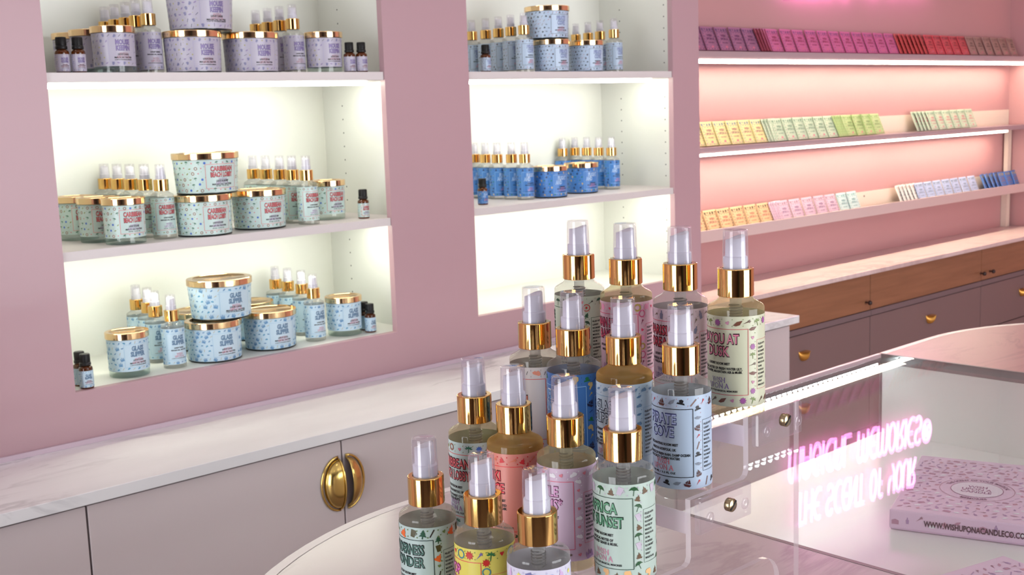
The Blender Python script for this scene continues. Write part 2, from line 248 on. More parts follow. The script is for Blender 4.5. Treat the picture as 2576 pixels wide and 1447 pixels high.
# key: base, title lines, fill, outline, frame, panel, small lines, motifs [(shape, colour, size mm)], logo colour
ROOM_MIST = ['LUXURY ROOM MIST']
SCENT = {
 'sage':   dict(base=(.75, .80, .70), title=[('BE', -.012), ('VE', -.012)], fill=(.20, .36, .28), outl=DARK, frame=(.25, .38, .30), small=['LUXURY ROOM MIST', '', 'MAGICAL NOTES OF', 'OAK, MOSS & AMBER'], mot=[(M_wheel, (.72, .20, .18), 6.5), (M_umb, (.16, .30, .22), 5.5), (M_heart, (.82, .25, .25), 2.2), (M_tree, (.20, .36, .26), 5), (M_shoot, (.25, .25, .22), 3.5)], logo=(.55, .3, .45)),
 'rose':   dict(base=(.93, .76, .81), title=['MAIN STREET', 'BAKERY'], fill=(.88, .30, .45), outl=(.35, .08, .15), frame=(.88, .35, .48), small=['ENCHANTING ROOM MIST', '', 'MADE IN NORFOLK, UK'], mot=[(M_ring, (.80, .35, .50), 6), (M_heart, (.90, .28, .42), 2.4), (M_coconut, (.72, .62, .30), 5.5), (M_shoot, (.55, .25, .35), 4), (M_disc, (.95, .62, .74), 4.5)], logo=(.6, .3, .5)),
 'blush':  dict(base=(.90, .79, .83), title=['PARISIAN', 'DREAMS'], fill=(.86, .30, .38), outl=(.30, .06, .12), frame=(.88, .40, .50), small=['LUXURY ROOM MIST', '', 'MAGICAL NOTES OF ROSE,', 'VANILLA & PATCHOULI'], mot=[(M_towers, (.45, .48, .52), 6.5), (M_bottle, (.50, .50, .60), 6.5), (M_heart, (.86, .30, .36), 2.2), (M_shoot, (.5, .42, .35), 4)], logo=(.45, .35, .6)),
 'bayou':  dict(base=(.86, .87, .74), title=['BAYOU AT', 'DUSK'], fill=(.88, .52, .62), outl=(.25, .12, .18), frame=(.80, .45, .45), small=['LUXURY ROOM MIST', '', 'MAGICAL NOTES OF FRESH WATER LILY,', 'WILD FLOWER, MOUNTAIN AIR & MUSK'], mot=[(M_leaf, (.45, .28, .22), 7), (M_burst, (.62, .35, .60), 5), (M_shoot, (.42, .34, .28), 5), (M_heart, (.76, .52, .62), 2.6), (M_palm, (.48, .56, .30), 5)], logo=(.5, .4, .62)),
 'oat':    dict(base=(.91, .87, .85), title=['', ('AN', .0035)], fill=(.90, .40, .26), outl=(.15, .05, .05), frame=(.86, .40, .38), small=['LUXURY ROOM MIST', '', 'WITH A HINT OF ROSE &'], mot=[(M_hat, (.18, .17, .16), 5.5), (M_cloud, (.92, .60, .50), 6), (M_heart, (.85, .35, .35), 2.2), (M_slash, (.3, .25, .22), 2)], logo=(.6, .4, .5)),
 'royal':  dict(base=(.25, .50, .82), title=['FLIGHT', ('AND', -.011)], fill=(.45, .68, .90), outl=(.93, .95, .98), frame=(.62, .80, .95), small=['ENCHANTING ROOM MIST', '', 'MADE IN NORFOLK, UK', '', 'SEA AIR & AMBER'], mot=[(M_land, (.82, .72, .48), 6), (M_ship, (.14, .16, .28), 6), (M_hat, (.16, .48, .30), 5), (M_shoot, (.75, .68, .38), 4), (M_slash, (.12, .22, .48), 3)], logo=(.9, .6, .72)),
 'glass':  dict(base=(.77, .86, .92), title=['GLASS', 'SLIPPER'], fill=(.80, .88, .94), outl=(.16, .20, .30), frame=(.55, .70, .80), small=['ENCHANTING ROOM MIST', '', 'MADE IN NORFOLK, UK', 'HAND POURED', 'MAGICAL NOTES OF SUGAR, PINK', 'BERRY, JASMINE & SANDALWOOD'], mot=[(M_towers, (.42, .55, .66), 5.5), (M_cloud, (.45, .58, .70), 4.5), (M_slash, (.66, .60, .42), 3), (M_leaf, (.38, .52, .66), 4)], logo=(.85, .45, .50)),
 'glassc': dict(base=(.78, .89, .95), title=['GLASS', 'SLIPPER'], fill=(.45, .58, .70), outl=(.30, .42, .55), frame=(.62, .78, .88), small=['LUXURY CANDLE'], mot=[(M_towers, (.42, .60, .76), 7), (M_cloud, (.36, .62, .76), 5), (M_slash, (.74, .64, .40), 4), (M_leaf, (.40, .58, .74), 5)], logo=(.86, .52, .60)),
 'pirate': dict(base=(.72, .81, .91), title=['PIRATE', 'COVE'], fill=(.68, .74, .90), outl=(.20, .24, .48), frame=(.08, .08, .10), small=['ENCHANTING ROOM MIST', '', 'MADE IN NORFOLK, UK', '', 'A FRAGRANCE OF FRESH RAIN, DAMP OCEAN', 'AIR & SALTY OCEAN WATER!'], mot=[(M_hat, (.10, .10, .12), 5), (M_ship, (.30, .14, .14), 5), (M_slash, (.52, .40, .36), 5), (M_leaf, (.48, .52, .58), 5), (M_shoot, (.76, .22, .24), 3.6)], logo=(.86, .42, .48)),
 'lobby':  dict(base=(.79, .89, .87), title=['CARIBBEAN', 'BEACH LOBBY'], fill=(.88, .42, .44), outl=(.35, .15, .18), frame=(.90, .45, .45), small=['LUXURY ROOM MIST', '', 'MADE IN NORFOLK, UK', '', 'WITH NOTES OF SWEET COCONUT &', 'CITRUS FRUITS'], mot=[(M_palm, (.20, .45, .35), 5.5), (M_coconut, (.60, .42, .34), 5), (M_burst, (.28, .45, .78), 4.5), (M_heart, (.85, .48, .52), 2.2), (M_leaf, (.56, .60, .30), 4)], logo=(.68, .5, .72)),
 'tiki':   dict(base=(.96, .58, .52), title=['TIKI', 'JUICE'], fill=(.94, .30, .34), outl=(.40, .08, .12), frame=(.92, .28, .30), small=['LUXURY ROOM MIST', '', 'ESSENCE OF TOASTED', 'FRUITS & WARM MUSK'], mot=[(M_burst, (.90, .16, .26), 6.5), (M_shoot, (.88, .50, .40), 5), (M_palm, (.12, .30, .20), 6), (M_flame, (.84, .20, .22), 4)], logo=(.95, .8, .78)),
 'castle': dict(base=(.87, .75, .85), title=['CASTLE', 'DREAMS*'], fill=(.86, .62, .80), outl=(.42, .16, .34), frame=(.86, .42, .52), small=['ENCHANTING ROOM MIST', '', 'MADE IN NORFOLK, UK', '', 'CANDY FLOSS', '& VANILLA.'], mot=[(M_towers, (.62, .48, .68), 7), (M_heart, (.86, .50, .56), 2.4), (M_shoot, (.50, .42, .38), 4), (M_cloud, (.92, .90, .92), 5)], logo=(.6, .4, .6)),
 'africa': dict(base=(.76, .85, .80), title=['AFRICA', 'AT SUNSET'], fill=(.40, .64, .50), outl=(.14, .26, .20), frame=(.25, .35, .30), small=['LUXURY ROOM MIST', '', 'MAGICAL NOTES OF', 'SCORCHED GRASS & MUSK.'], mot=[(M_land, (.94, .75, .52), 6), (M_umb, (.16, .34, .20), 7), (M_shoot, (.62, .46, .28), 5), (M_flame, (.42, .32, .22), 4.5), (M_diamond, (.30, .48, .40), 2), (M_cup, (.78, .74, .80), 6)], logo=(.86, .55, .66)),
 'wild':   dict(base=(.74, .84, .82), title=['WILDERNESS', 'WONDER'], fill=(.34, .50, .46), outl=(.08, .14, .14), frame=(.14, .22, .22), small=['LUXURY ROOM MIST', '', 'MAGICAL NOTES OF MOUNTAIN AIR,', 'PINE, WARM SPICE AND MUSK.'], mot=[(M_tree, (.16, .34, .26), 6), (M_flame, (.90, .42, .20), 6.5), (M_slash, (.20, .18, .16), 5), (M_cup, (.30, .28, .16), 6), (M_heart, (.42, .52, .32), 2)], logo=(.6, .4, .5)),
 'pop':    dict(base=(.93, .88, .36), title=['POP', 'CANDY'], fill=(.86, .46, .70), outl=(.62, .20, .44), frame=(.88, .34, .36), small=['LUXURY ROOM MIST', '', 'BUBBLE GUM & LEMON'], mot=[(M_burst, (.76, .18, .16), 7), (M_heart, (.84, .18, .22), 2.8), (M_shoot, (.45, .40, .62), 5), (M_ring, (.30, .52, .56), 6), (M_palm, (.18, .44, .24), 6)], logo=(.75, .3, .5)),
 'mouse':  dict(base=(.88, .87, .95), title=['MOUSE', 'KEEPIN'], fill=(.62, .58, .82), outl=(.25, .22, .42), frame=(.60, .58, .80), small=['LUXURY ROOM MIST', '', 'CLEAN LINEN & LAVENDER'], mot=[(M_cup, (.46, .46, .66), 6), (M_bottle, (.82, .70, .86), 8), (M_slash, (.22, .22, .34), 3), (M_star, (.90, .88, .45), 3.5), (M_ring, (.66, .66, .82), 2.5)], logo=(.7, .5, .7)),
 'mousec': dict(base=(.74, .72, .79), title=['MOUSE', 'KEEPIN'], fill=(.56, .50, .70), outl=(.42, .38, .56), frame=(.70, .68, .80), small=['LUXURY CANDLE'], mot=[(M_cup, (.52, .52, .66), 6), (M_slash, (.34, .34, .44), 4.5), (M_leaf, (.60, .54, .70), 5), (M_star, (.70, .68, .40), 3.5)], logo=(.74, .52, .56)),
}
def label_mesh(key, ra, rb, z0, z1, art=1.0, side=True, tiny=True, seg=48, panel_u=None):
    """sleeve on a (tapered) round body; front at -Y; art scales the print"""
    D = SCENT[key]; rm = (ra + rb) / 2; gb = sum(D['base']) / 3; base = tuple((.88 * c + .12 * gb) * (.95 if tiny else .98) for c in D['base'])
    def fn(u, v, off):
        a = u / rm; z = z0 + v; r = ra + (rb - ra) * (v / (z1 - z0)) + off
        return (r * math.sin(a), -r * math.cos(a), z)
    mb = MB(); pal = [mat('label_' + key + str(int(tiny)), base, 0.35)]; idx = {}
    def mi(c):
        if c not in idx: idx[c] = len(pal); pal.append(mat('ink_%02x%02x%02x' % tuple(int(q * 255) for q in c), c, 0.4))
        return idx[c]
    vs = []; 
    for i in range(seg):
        a = 2 * PI * i / seg
        vs += [((ra + .00025) * math.sin(a), -(ra + .00025) * math.cos(a), z0), ((rb + .00025) * math.sin(a), -(rb + .00025) * math.cos(a), z1)]
    mb.add(vs, [(2 * i, 2 * ((i + 1) % seg), 2 * ((i + 1) % seg) + 1, 2 * i + 1) for i in range(seg)], 0, True)
    hgt = z1 - z0; pu = panel_u or 0.0262 * art; pv0, pv1 = hgt * 0.13, hgt * 0.86
    def strip(u0, u1, v0, v1, m, off, n=10):
        for i in range(n):
            a, b = u0 + (u1 - u0) * i / n, u0 + (u1 - u0) * (i + 1) / n
            mb.add([fn(a, v0, off), fn(b, v0, off), fn(b, v1, off), fn(a, v1, off)], [(0, 1, 2, 3)], m)
    fr = mi(D['frame']); w = 0.00028 * max(1, art)
    strip(-pu, pu, pv1 - w, pv1 + w, fr, .0005); strip(-pu, pu, pv0 - w, pv0 + w, fr, .0005)
    for s in (-1, 1): strip(s * pu - w, s * pu + w, pv0, pv1, fr, .0005, 1)
    su0, su1 = rm * 1.45, rm * 1.45 + 0.017 * art
    if side:
        strip(su0, su1, pv1 - .010, pv1 - .010 + w, fr, .0005, 4); strip(su0, su0 + w, pv0 + .004, pv1 - .010, fr, .0005, 1); strip(su0, su1, pv0 + .004, pv0 + .004 + w, fr, .0005, 4)
        for k, t in enumerate(['FILLED WITH', 'LUXURY', 'ROOM MIST', 'NOTES OF', 'MAGICAL', 'MADE IN UK', '100 ML', 'NORFOLK', 'ROOM MIST', 'LUXURY', 'SPRAY', 'MADE IN UK']):
            put_text(mb, fn, t, su0 + .0015, pv1 - .0135 - k * .0032, .0016, mi(DARK), align='l', bold=.03, off=.0005)
    # title
    out = mi(D['outl']); fil = mi(D['fill']); T = D['title']; n = len(T)
    maxw = pu * 1.42
    hh = min(0.0084 * art, hgt * .14); v = pv1 - hh * (.95 if hgt > .05 else .95)
    for t in T:
        uo = 0
        if isinstance(t, tuple): t, uo = t; uo *= art
        if t:
            vs_, fs_, ww = text2d(t, 0.035); tw = min(maxw, ww * hh * 0.72)
            put_text(mb, fn, t, uo, v, hh * 1.06, out, width=tw * 1.02, bold=0.055, off=.0005)
            put_text(mb, fn, t, uo, v, hh * .96, fil, width=tw * .985, bold=0.012, off=.0008)
        v -= hh * 1.28
    v -= hh * (.0 if tiny else .1)
    if tiny:
        for t in D['small']:
            if t: put_text(mb, fn, t, 0, v, .0021 * art, mi(DARK), bold=.04, off=.0005, width=min(pu * 1.8, text2d(t, .04)[2] * .0021 * art * .8))
            v -= (.0029 if t else .0013) * art
    else:
        put_text(mb, fn, D['small'][0], 0, v, .0028 * art, mi(DARK), bold=.04, off=.0005, width=pu * .8); v -= .005 * art
        put_text(mb, fn, 'MAGICAL NOTES', 0, v, .0026 * art, mi(DARK), bold=.04, off=.0005, width=pu * 1.3)
    lg = mi(D['logo']); hl = .0046 * art if hgt > .05 else .003
    put_text(mb, fn, 'WISH', 0, pv0 + hl * 2.75, hl, lg, bold=.02, off=.0005, sx=.85); put_text(mb, fn, 'UPON A', 0, pv0 + hl * 1.65, hl, lg, bold=.02, off=.0005, sx=.85)
    put_text(mb, fn, 'WISH', 0, pv0 + hl * 2.75, hl * .9, 0, bold=-.02, off=.0008, sx=.85); put_text(mb, fn, 'UPON A', 0, pv0 + hl * 1.65, hl * .9, 0, bold=-.02, off=.0008, sx=.85)
    put_text(mb, fn, 'A COPY OF YOUR MAGICAL MEMORIES' if key not in ('pirate', 'lobby') else '100 ML / 3.3 FL OZ', 0, pv0 + hl * .7, hl * .34, mi(DARK), bold=.03, off=.0005, width=pu * (1.3 if key not in ('pirate', 'lobby') else .9))
    # motif rows above and below the framed panel, and in the gap before the side block
    def stamp(u, vv, sz, k, th):
        shp, c, nat = D['mot'][k % len(D['mot'])]; sz *= 1 if sz < .002 else min(1.08, max(.42, nat / 5.6)); ca, sa = math.cos(th), math.sin(th)
        for poly in shp(): mb.add([fn(u + (x * ca - y * sa) * sz, vv + (x * sa + y * ca) * sz, .00055) for x, y in poly], [list(range(len(poly)))], mi(c))
    if side:
        r2 = random.Random(key)
        for q in range(-7, 8):
            stamp(q * .0088 + r2.uniform(-.001, .001), (pv1 + hgt) / 2 + r2.uniform(-.0006, .0006), .0074, q * 2 + 1, r2.uniform(-.4, .4))
            stamp(q * .0088 + .004, pv0 / 2 + r2.uniform(-.0004, .0004), .0072, q * 3, r2.uniform(-.4, .4))
            for dd in (.0028, -.0028): stamp(q * .0088 + .0044, (pv1 + hgt) / 2 + dd, .0014, -1, .5)
        for q in range(8):
            for sg_ in (-1, 1):
                uc = sg_ * (pu + (su0 - pu) * .5); stamp(uc, pv0 + .003 + q * .0076, .0066, q * 2 + (sg_ > 0), r2.uniform(-.5, .5)); stamp(uc + .0024, pv0 + .0068 + q * .0076, .0013, -1, .3)
    # scattered motifs
    rnd = random.Random(key + str(round(rm, 3))); MOT = D['mot']; L_ = 2 * PI * rm; ms = art
    stp = 0.0086 * ms; nu = max(6, int(L_ / stp)); nv = max(2, int(hgt / (stp * .92))); k = 0
    for j in range(nv):
        for i in range(nu):
            u = -L_ / 2 + (i + .5 * (j % 2)) * L_ / nu + rnd.uniform(-.12, .12) * stp; vv = (j + .5) * hgt / nv + rnd.uniform(-.1, .1) * stp
            k = (i * 2 + j * 3 + (rnd.random() < .3)) % len(MOT); shp, c, sz = MOT[k]; sz = sz / 1000 * ms * (1.38 if tiny else 1.0)
            if side and abs(u) < pu + .0105: continue
            if side and (vv < pv0 or vv > pv1) and abs(u) < .066: continue
            if abs(u) < pu + sz * .45 and pv0 - sz * .25 < vv < pv1 + sz * .25: continue
            if side and su0 - sz * .5 < u < su1 + .002: continue
            if vv - sz * .42 < 0 or vv + sz * .42 > hgt: sz *= .6
            if abs(u) > 2.45 * rm: continue
            vv = min(max(vv, sz * .5), hgt - sz * .5); th = rnd.uniform(-.6, .6); ca, sa = math.cos(th), math.sin(th)
            for poly in shp():
                mb.add([fn(u + (x * ca - y * sa) * sz, vv + (x * sa + y * ca) * sz, .00055) for x, y in poly], [list(range(len(poly)))], mi(c))
            # tiny sparkle between motifs
            if rnd.random() < .5:
                uu = u + stp * .5
                if abs(uu) > pu + .001: mb.add([fn(uu + x * .0014 * ms, vv + .3 * stp + y * .0014 * ms, .0005) for x, y in M_star()[0]], [list(range(10))], mi(MOT[-1][1]))
    return mb, pal

# ---------------------------------------------------------------- materials
GOLD = mat('polished_gold', (.95, .77, .47), 0.08, 1.0)
GOLD_LID = mat('gold_lid', (1.0, .86, .66), 0.12, 1.0)
BRASS = mat('brass', (.86, .74, .44), 0.18, 1.0)
WHITE_PL = mat('white_plastic', (.86, .86, .89), 0.35)
CAP = clear('clear_cap', (.96, .95, .97), 1.5, 0.0, 0.05, (.9, .88, .92))
def liquid(name, col, body=.38): c = lin(col); return clear(name, tuple(v ** .35 for v in c), 1.5, 0.0, body, c)
LIQ = dict(clear=liquid('clear_liquid', (.90, .90, .88), .17), amber=liquid('amber_liquid', (.87, .71, .43), .5), straw=liquid('straw_liquid', (.89, .85, .68), .28), milky=liquid('pale_liquid', (.88, .86, .80), .27))
GLASS_GREEN = clear('greenish_glass', (.86, .93, .90), 1.5, 0.0, .12, (.7, .8, .76))
AMBER_GL = mat('amber_glass', (.45, .22, .06), 0.03, trans=.6, ior=1.5)
BLACK_PL = mat('black_plastic', (.05, .05, .055), 0.45)
COIL = mat('coil_steel', (.35, .35, .36), 0.3, .8); HOUSING = clear('housing_plastic', (.9, .9, .9), 1.3, 0.1, 0.35, (.85, .85, .85))
WAX = mat('candle_wax', (.95, .92, .85), 0.5)

def arc(cx, cz, r, a0, a1, n=6): return [(cx + r * math.cos(math.radians(a0 + (a1 - a0) * i / n)), cz + r * math.sin(math.radians(a0 + (a1 - a0) * i / n))) for i in range(n + 1)]
BR = 0.024
def make_spray(key, liq, fine, label, cat, group):
    t = thing('spray_bottle', label, cat, group=group); n = 48 if fine else 24
    b = MB(); b.bands([[(0.0, .0025), (BR - .006, .0018), (BR - .003, 0)], arc(BR - .002, .002, .002, -90, 0, 3), [(BR, .002), (BR, .0905)], arc(BR - .0042, .0905, .0042, 0, 68, 6) + [(.0180, .0962), (.0155, .0978), (.0145, .0990)], [(.0145, .0990), (.0135, .101), (.0135, .112), (0, .112)]], n)
    b.build('bottle_body', LIQ[liq], t)
    lm = LCACHE.get((key, 'spray', fine))
    if lm is None:
        mb, pal = label_mesh(key, BR, BR, .0095, .0865, tiny=fine, side=fine, seg=64 if fine else 32); o = mb.build('label', pal, t); LCACHE[(key, 'spray', fine)] = o
    else: o = lm.copy(); COL.objects.link(o); o.parent = t
    c = MB(); c.bands([[(.0149, .1010), (.0153, .1014)], [(.0153, .1014), (.0153, .1238)], arc(.0145, .1238, .0008, 0, 90, 3), [(.0145, .1246), (.0112, .1246)], [(.0112, .1246), (.0112, .119)], [(.0112, .1195), (0, .1195)], [(.0136, .1010), (.0150, .1010)]], n); c.build('collar', GOLD, t)
    # pump nozzle: wide skirt, narrower actuator with a slanted finger rest
    z = MB(); z.bands([[(.0102, .1190), (.0102, .1335)], [(.0102, .1335), (.0098, .1343), (.0085, .1348)]], n)
    m = 24; vs = []
    for i in range(m):
        a = 2 * PI * i / m; rr = .0087; vs.append((rr * math.cos(a), rr * math.sin(a), .134))
    for i in range(m):
        a = 2 * PI * i / m; rr = .0083; zz = .1500 + .0016 * math.sin(a + .6) - .0008 * math.cos(2 * a); vs.append((rr * math.cos(a), rr * math.sin(a), zz))
    for i in range(m):
        a = 2 * PI * i / m; rr = .0062; zz = .1497 + .0012 * math.sin(a + .6); vs.append((rr * math.cos(a), rr * math.sin(a), zz))
    z.add(vs, [(i, (i + 1) % m, (i + 1) % m + m, i + m) for i in range(m)] + [(i + m, (i + 1) % m + m, (i + 1) % m + 2 * m, i + 2 * m) for i in range(m)] + [tuple(range(2 * m, 3 * m))], 0, True)
    z.build('spray_nozzle', WHITE_PL, t)
    k = MB(); k.bands([[(.01125, .1248), (.0104, .1545)] + arc(.0094, .1560, .0009, 0, 90, 3), [(.0094, .1569), (.0030, .1569)], [(.0030, .1569), (.0026, .1562), (0, .1562)]], n)
    if fine: k.bands([[(.0107, .1248), (.0099, .1545), (.0090, .1560), (0, .1560)]], n)
    k.build('overcap', CAP, t)
    if fine:
        h = MB(); h.bands([[(.0050, .0800), (.0050, .0985)], [(0, .0800), (.0050, .0800)]], 16); h.build('pump_housing', HOUSING, t)
        cp = [(.0054 * math.cos(a), .0054 * math.sin(a), .0815 + .0024 * a / (2 * PI) * 1.0) for a in [i * PI / 8 for i in range(16 * 5)]]
        q = MB(); q.tube(cp, .0007, 5); q.build('pump_spring', COIL, t)
        q = MB(); q.tube([(0, 0, .0800), (0, 0, .012)], .0014, 8); q.build('dip_tube', HOUSING, t)
    return t
LCACHE = {}
def make_candle(kind, key, label, cat, group):
    """kind: tumbler, mid, small_mid or large"""
    rb, rt, h = dict(tumbler=(.0405, .0415, .094), mid=(.0565, .0590, .088), small=(.0465, .0480, .088), large=(.0640, .0685, .088))[kind]
    t = thing(dict(tumbler='tumbler_candle', mid='wide_candle', small='wide_candle', large='large_candle')[kind], label, cat, group=group)
    foot = .014 if kind == 'tumbler' else .004
    j = MB(); j.bands([[(0, .001), (rb - .004, .0005)], arc(rb - .003, .003, .003, -90, 0, 4), [(rb, .003), (rt, h - .013)], [(rt, h - .013), (rt - .002, h - .011), (0, h - .011)]], 48); j.build('glass_jar', GLASS_GREEN, t)
    if kind != 'tumbler':
        mat('dark_base', (.10, .12, .12), .3); q = MB(); q.bands([[(rb - .002, .0), (rb + .0004, .001), (rb + .0006, .003)]], 48); q.build('jar_base', MATS['dark_base'], t)
    lm = LCACHE.get((key, kind))
    if lm is None:
        ft = foot; r0 = rb + (rt - rb) * ft / (h - .013)
        mb, pal = label_mesh(key, r0, rt, ft, h - .0145, art={'tumbler': 1.25, 'mid': 1.25, 'small': 1.1, 'large': 1.45}[kind], tiny=False, side=False, seg=56, panel_u={'tumbler': .028, 'mid': .031, 'small': .028, 'large': .036}[kind])
        o = mb.build('label', pal, t); LCACHE[(key, kind)] = o
    else: o = lm.copy(); COL.objects.link(o); o.parent = t
    l = MB(); R = rt + .0028; l.bands([[(R - .0006, h - .0135), (R, h - .0130)], [(R, h - .0130), (R, h - .0015)], arc(R - .0015, h - .0015, .0015, 0, 90, 4), [(R - .0015, h), (rt * .86, h)], [(rt * .86, h), (rt * .85, h - .0012), (0, h - .0012)], [(rt, h - .0135), (R - .0008, h - .0135)]], 48)
    lid = l.build('lid', GOLD_LID, t)
    e = MB(); fn = lambda u, v, off: (u, v, h - .0012 + off)
    put_text(e, fn, 'WISH UPON A', 0, 0, rt * .16, 0, width=rt * 1.1, off=.0004); e.build('embossing', mat('gold_matt', (.95, .80, .55), .35, 1.0), lid)
    return t
def make_dropper(key, label, cat, group):
    t = thing('oil_bottle', label, cat, group=group); r = .0135
    b = MB(); b.bands([[(0, .001), (r - .002, 0)], arc(r - .0015, .0015, .0015, -90, 0, 3) + [(r, .038)] + arc(r - .005, .040, .005, 0, 80, 5), [(r - .0045, .0449), (.0075, .0470), (0, .0470)]], 24); b.build('bottle_body', AMBER_GL, t)
    lm = LCACHE.get((key, 'drop'))
    if lm is None: mb, pal = label_mesh(key, r, r, .0035, .0365, art=.5, tiny=False, side=False, seg=24, panel_u=.012); o = mb.build('label', pal, t); LCACHE[(key, 'drop')] = o
    else: o = lm.copy(); COL.objects.link(o); o.parent = t
    c = MB(); c.bands([[(.0105, .0462), (.0112, .0466), (.0112, .0518), (.0098, .0530)], [(.0098, .0530), (.0098, .0685), (.0092, .0695), (0, .0695)], [(0, .0462), (.0105, .0462)]], 24)
    for i in range(24):
        a = 2 * PI * i / 24; c.tube([(.0098 * math.cos(a), .0098 * math.sin(a), .0535), (.0098 * math.cos(a), .0098 * math.sin(a), .0680)], .0004, 4)
    c.build('screw_cap', BLACK_PL, t)
    return t

# ================================================================= THE ROOM
PINK = mat('pink_wall_paint', (.715, .58, .61), 0.42, coat=.12)
PINK_R = mat('salmon_wall_paint', (.78, .595, .60), 0.5)
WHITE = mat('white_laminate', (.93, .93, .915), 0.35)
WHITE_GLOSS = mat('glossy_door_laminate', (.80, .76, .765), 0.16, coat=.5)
MARBLE = marble('marble_worktop', (.94, .945, .95), (.64, .64, .66), 0.12, .8)
MARBLE_E = marble('marble_edge', (.74, .74, .72), (.55, .54, .54), 0.2)
WARM_MARBLE = marble('warm_marble', (.88, .80, .79), (.74, .64, .63), 0.25, .6)
PINK_MARBLE = marble('case_marble', (.80, .76, .76), (.70, .65, .66), 0.2, .7)
YW, YB = 2.24, 2.575          # pink wall face, back of the niches
NZ0, NZ1, NZ2, NZ3 = 1.008, 1.284, 1.627, 1.985       # niche floor and shelf tops
NICHES = [(.892, 1.685), (1.946, 2.741)]
ZT = 2.22
X0, X1, XE = -2.4, 5.6, 2.864
# pink wall with the two niche openings
w = MB(); T = .018
gx = [X0, NICHES[0][0], NICHES[0][1], NICHES[1][0], NICHES[1][1], XE]; gz = [0, NZ0, ZT, 3.0]
V = [(x, y, z) for y in (YW, YW + T) for x in gx for z in gz]; nz = 4; nxy = 24; F = []
hole = lambda i, k: i in (1, 3) and k == 1
for i in range(5):
    for k in range(3):
        a = i * nz + k
        if not hole(i, k): F += [(a, a + nz, a + nz + 1, a + 1), (a + nxy, a + 1 + nxy, a + nz + 1 + nxy, a + nz + nxy)]
        else: F += [(a, a + nxy, a + nxy + nz, a + nz), (a + 1, a + nz + 1, a + nz + 1 + nxy, a + 1 + nxy), (a, a + 1, a + 1 + nxy, a + nxy), (a + nz, a + nz + nxy, a + nz + 1 + nxy, a + nz + 1)]
w.add(V, F)
w.box(XE - .02, XE, YW + T, 2.60, 0, 3.0)
structure(w.build('wall_front', PINK))
w = MB(); w.box(XE - .02, X1 + .1, 2.53, 2.60, 0, 3.0); structure(w.build('wall_recess', PINK_R))
w = MB(); w.box(X1, X1 + .1, -2.6, 2.53, 0, 3.0); structure(w.build('wall_right', PINK_R))
# left wall with a window, near wall with a shop window and an added dark door
PALE = mat('pale_wall', (.86, .84, .84), .6)
w = MB(); w.box(X0 - .1, X0, 1.45, 2.6, 0, 3.0); w.box(X0 - .1, X0, -.15, 1.45, 0, .12); w.box(X0 - .1, X0, -.15, 1.45, 2.35, 3.0)
structure(w.build('wall_left', PALE))
w = MB(); w.box(X0 - .1, X0, -2.6, -.15, 0, 3.0); structure(w.build('wall_corner', mat('dark_wall', (.34, .27, .28), .7)))  # unseen corner, made dark so the gold collars mirror a dark stripe
w = MB(); w.box(X0, -2.0, -2.7, -2.6, 0, 3.0); w.box(-.9, .8, -2.7, -2.6, 0, 3.0); w.box(3.74, X1, -2.7, -2.6, 0, 3.0); w.box(.8, 3.74, -2.7, -2.6, 0, .12); w.box(.8, 3.74, -2.7, -2.6, 2.35, 3.0); w.box(-2.0, -.9, -2.7, -2.6, 2.3, 3.0)
structure(w.build('wall_near', mat('dark_wall', (.34, .27, .28), .7)))
w = MB(); w.box(-2.0, -.9, -2.68, -2.63, 0, 2.3); structure(w.build('added_door_1', mat('added_dark_door', (.10, .09, .09), .4)))  # unseen door, added as a dark shape for the collars to mirror
FRM = mat('window_frame_grey', (.25, .25, .26), .4)
f = MB()
for x in (.8, 2.24, 3.68): f.box(x, x + .06, -2.68, -2.62, .12, 2.35)
f.box(.8, 3.74, -2.68, -2.62, .12, .18); f.box(.8, 3.74, -2.68, -2.62, 2.29, 2.35); structure(f.build('window_1', FRM))
f = MB()
for y in (-.15, .62, 1.39): f.box(-2.48, -2.42, y, y + .06, .12, 2.35)
f.box(-2.48, -2.42, -.15, 1.45, .12, .18); f.box(-2.48, -2.42, -.15, 1.45, 2.29, 2.35); structure(f.build('window_2', FRM))
w = MB(); w.box(X0 - .1, X1 + .1, -2.7, 2.6, -.1, 0); structure(w.build('floor', mat('grey_floor_tile', (.58, .52, .52), .45, noise=.05, nscale=4)))
w = MB(); w.box(X0 - .1, X1 + .1, -2.7, 2.6, 3.0, 3.1); structure(w.build('ceiling', mat('ceiling_paint', (.88, .87, .86), .8)))
for i, (x, y) in enumerate(FILL_LAMPS):
    t = thing('added_ceiling_light', ['added unseen ceiling light nearest the window on the left', 'added unseen ceiling light over the display counter', 'added unseen ceiling light in front of the packet shelves', 'added unseen ceiling light nearest the added dark door', 'added unseen ceiling light nearest the shop window'][i], 'ceiling light', (x, y, 3.0))
    m = MB(); m.bands([[(.17, -.012), (.19, -.012), (.19, 0)]], 32); m.build('rim', WHITE, t)
    m = MB(); m.bands([[(0, -.010), (.17, -.010)]], 32); m.build('diffuser', glow('fill_lamp_glow', (1, .95, .88), P_CEIL), t)

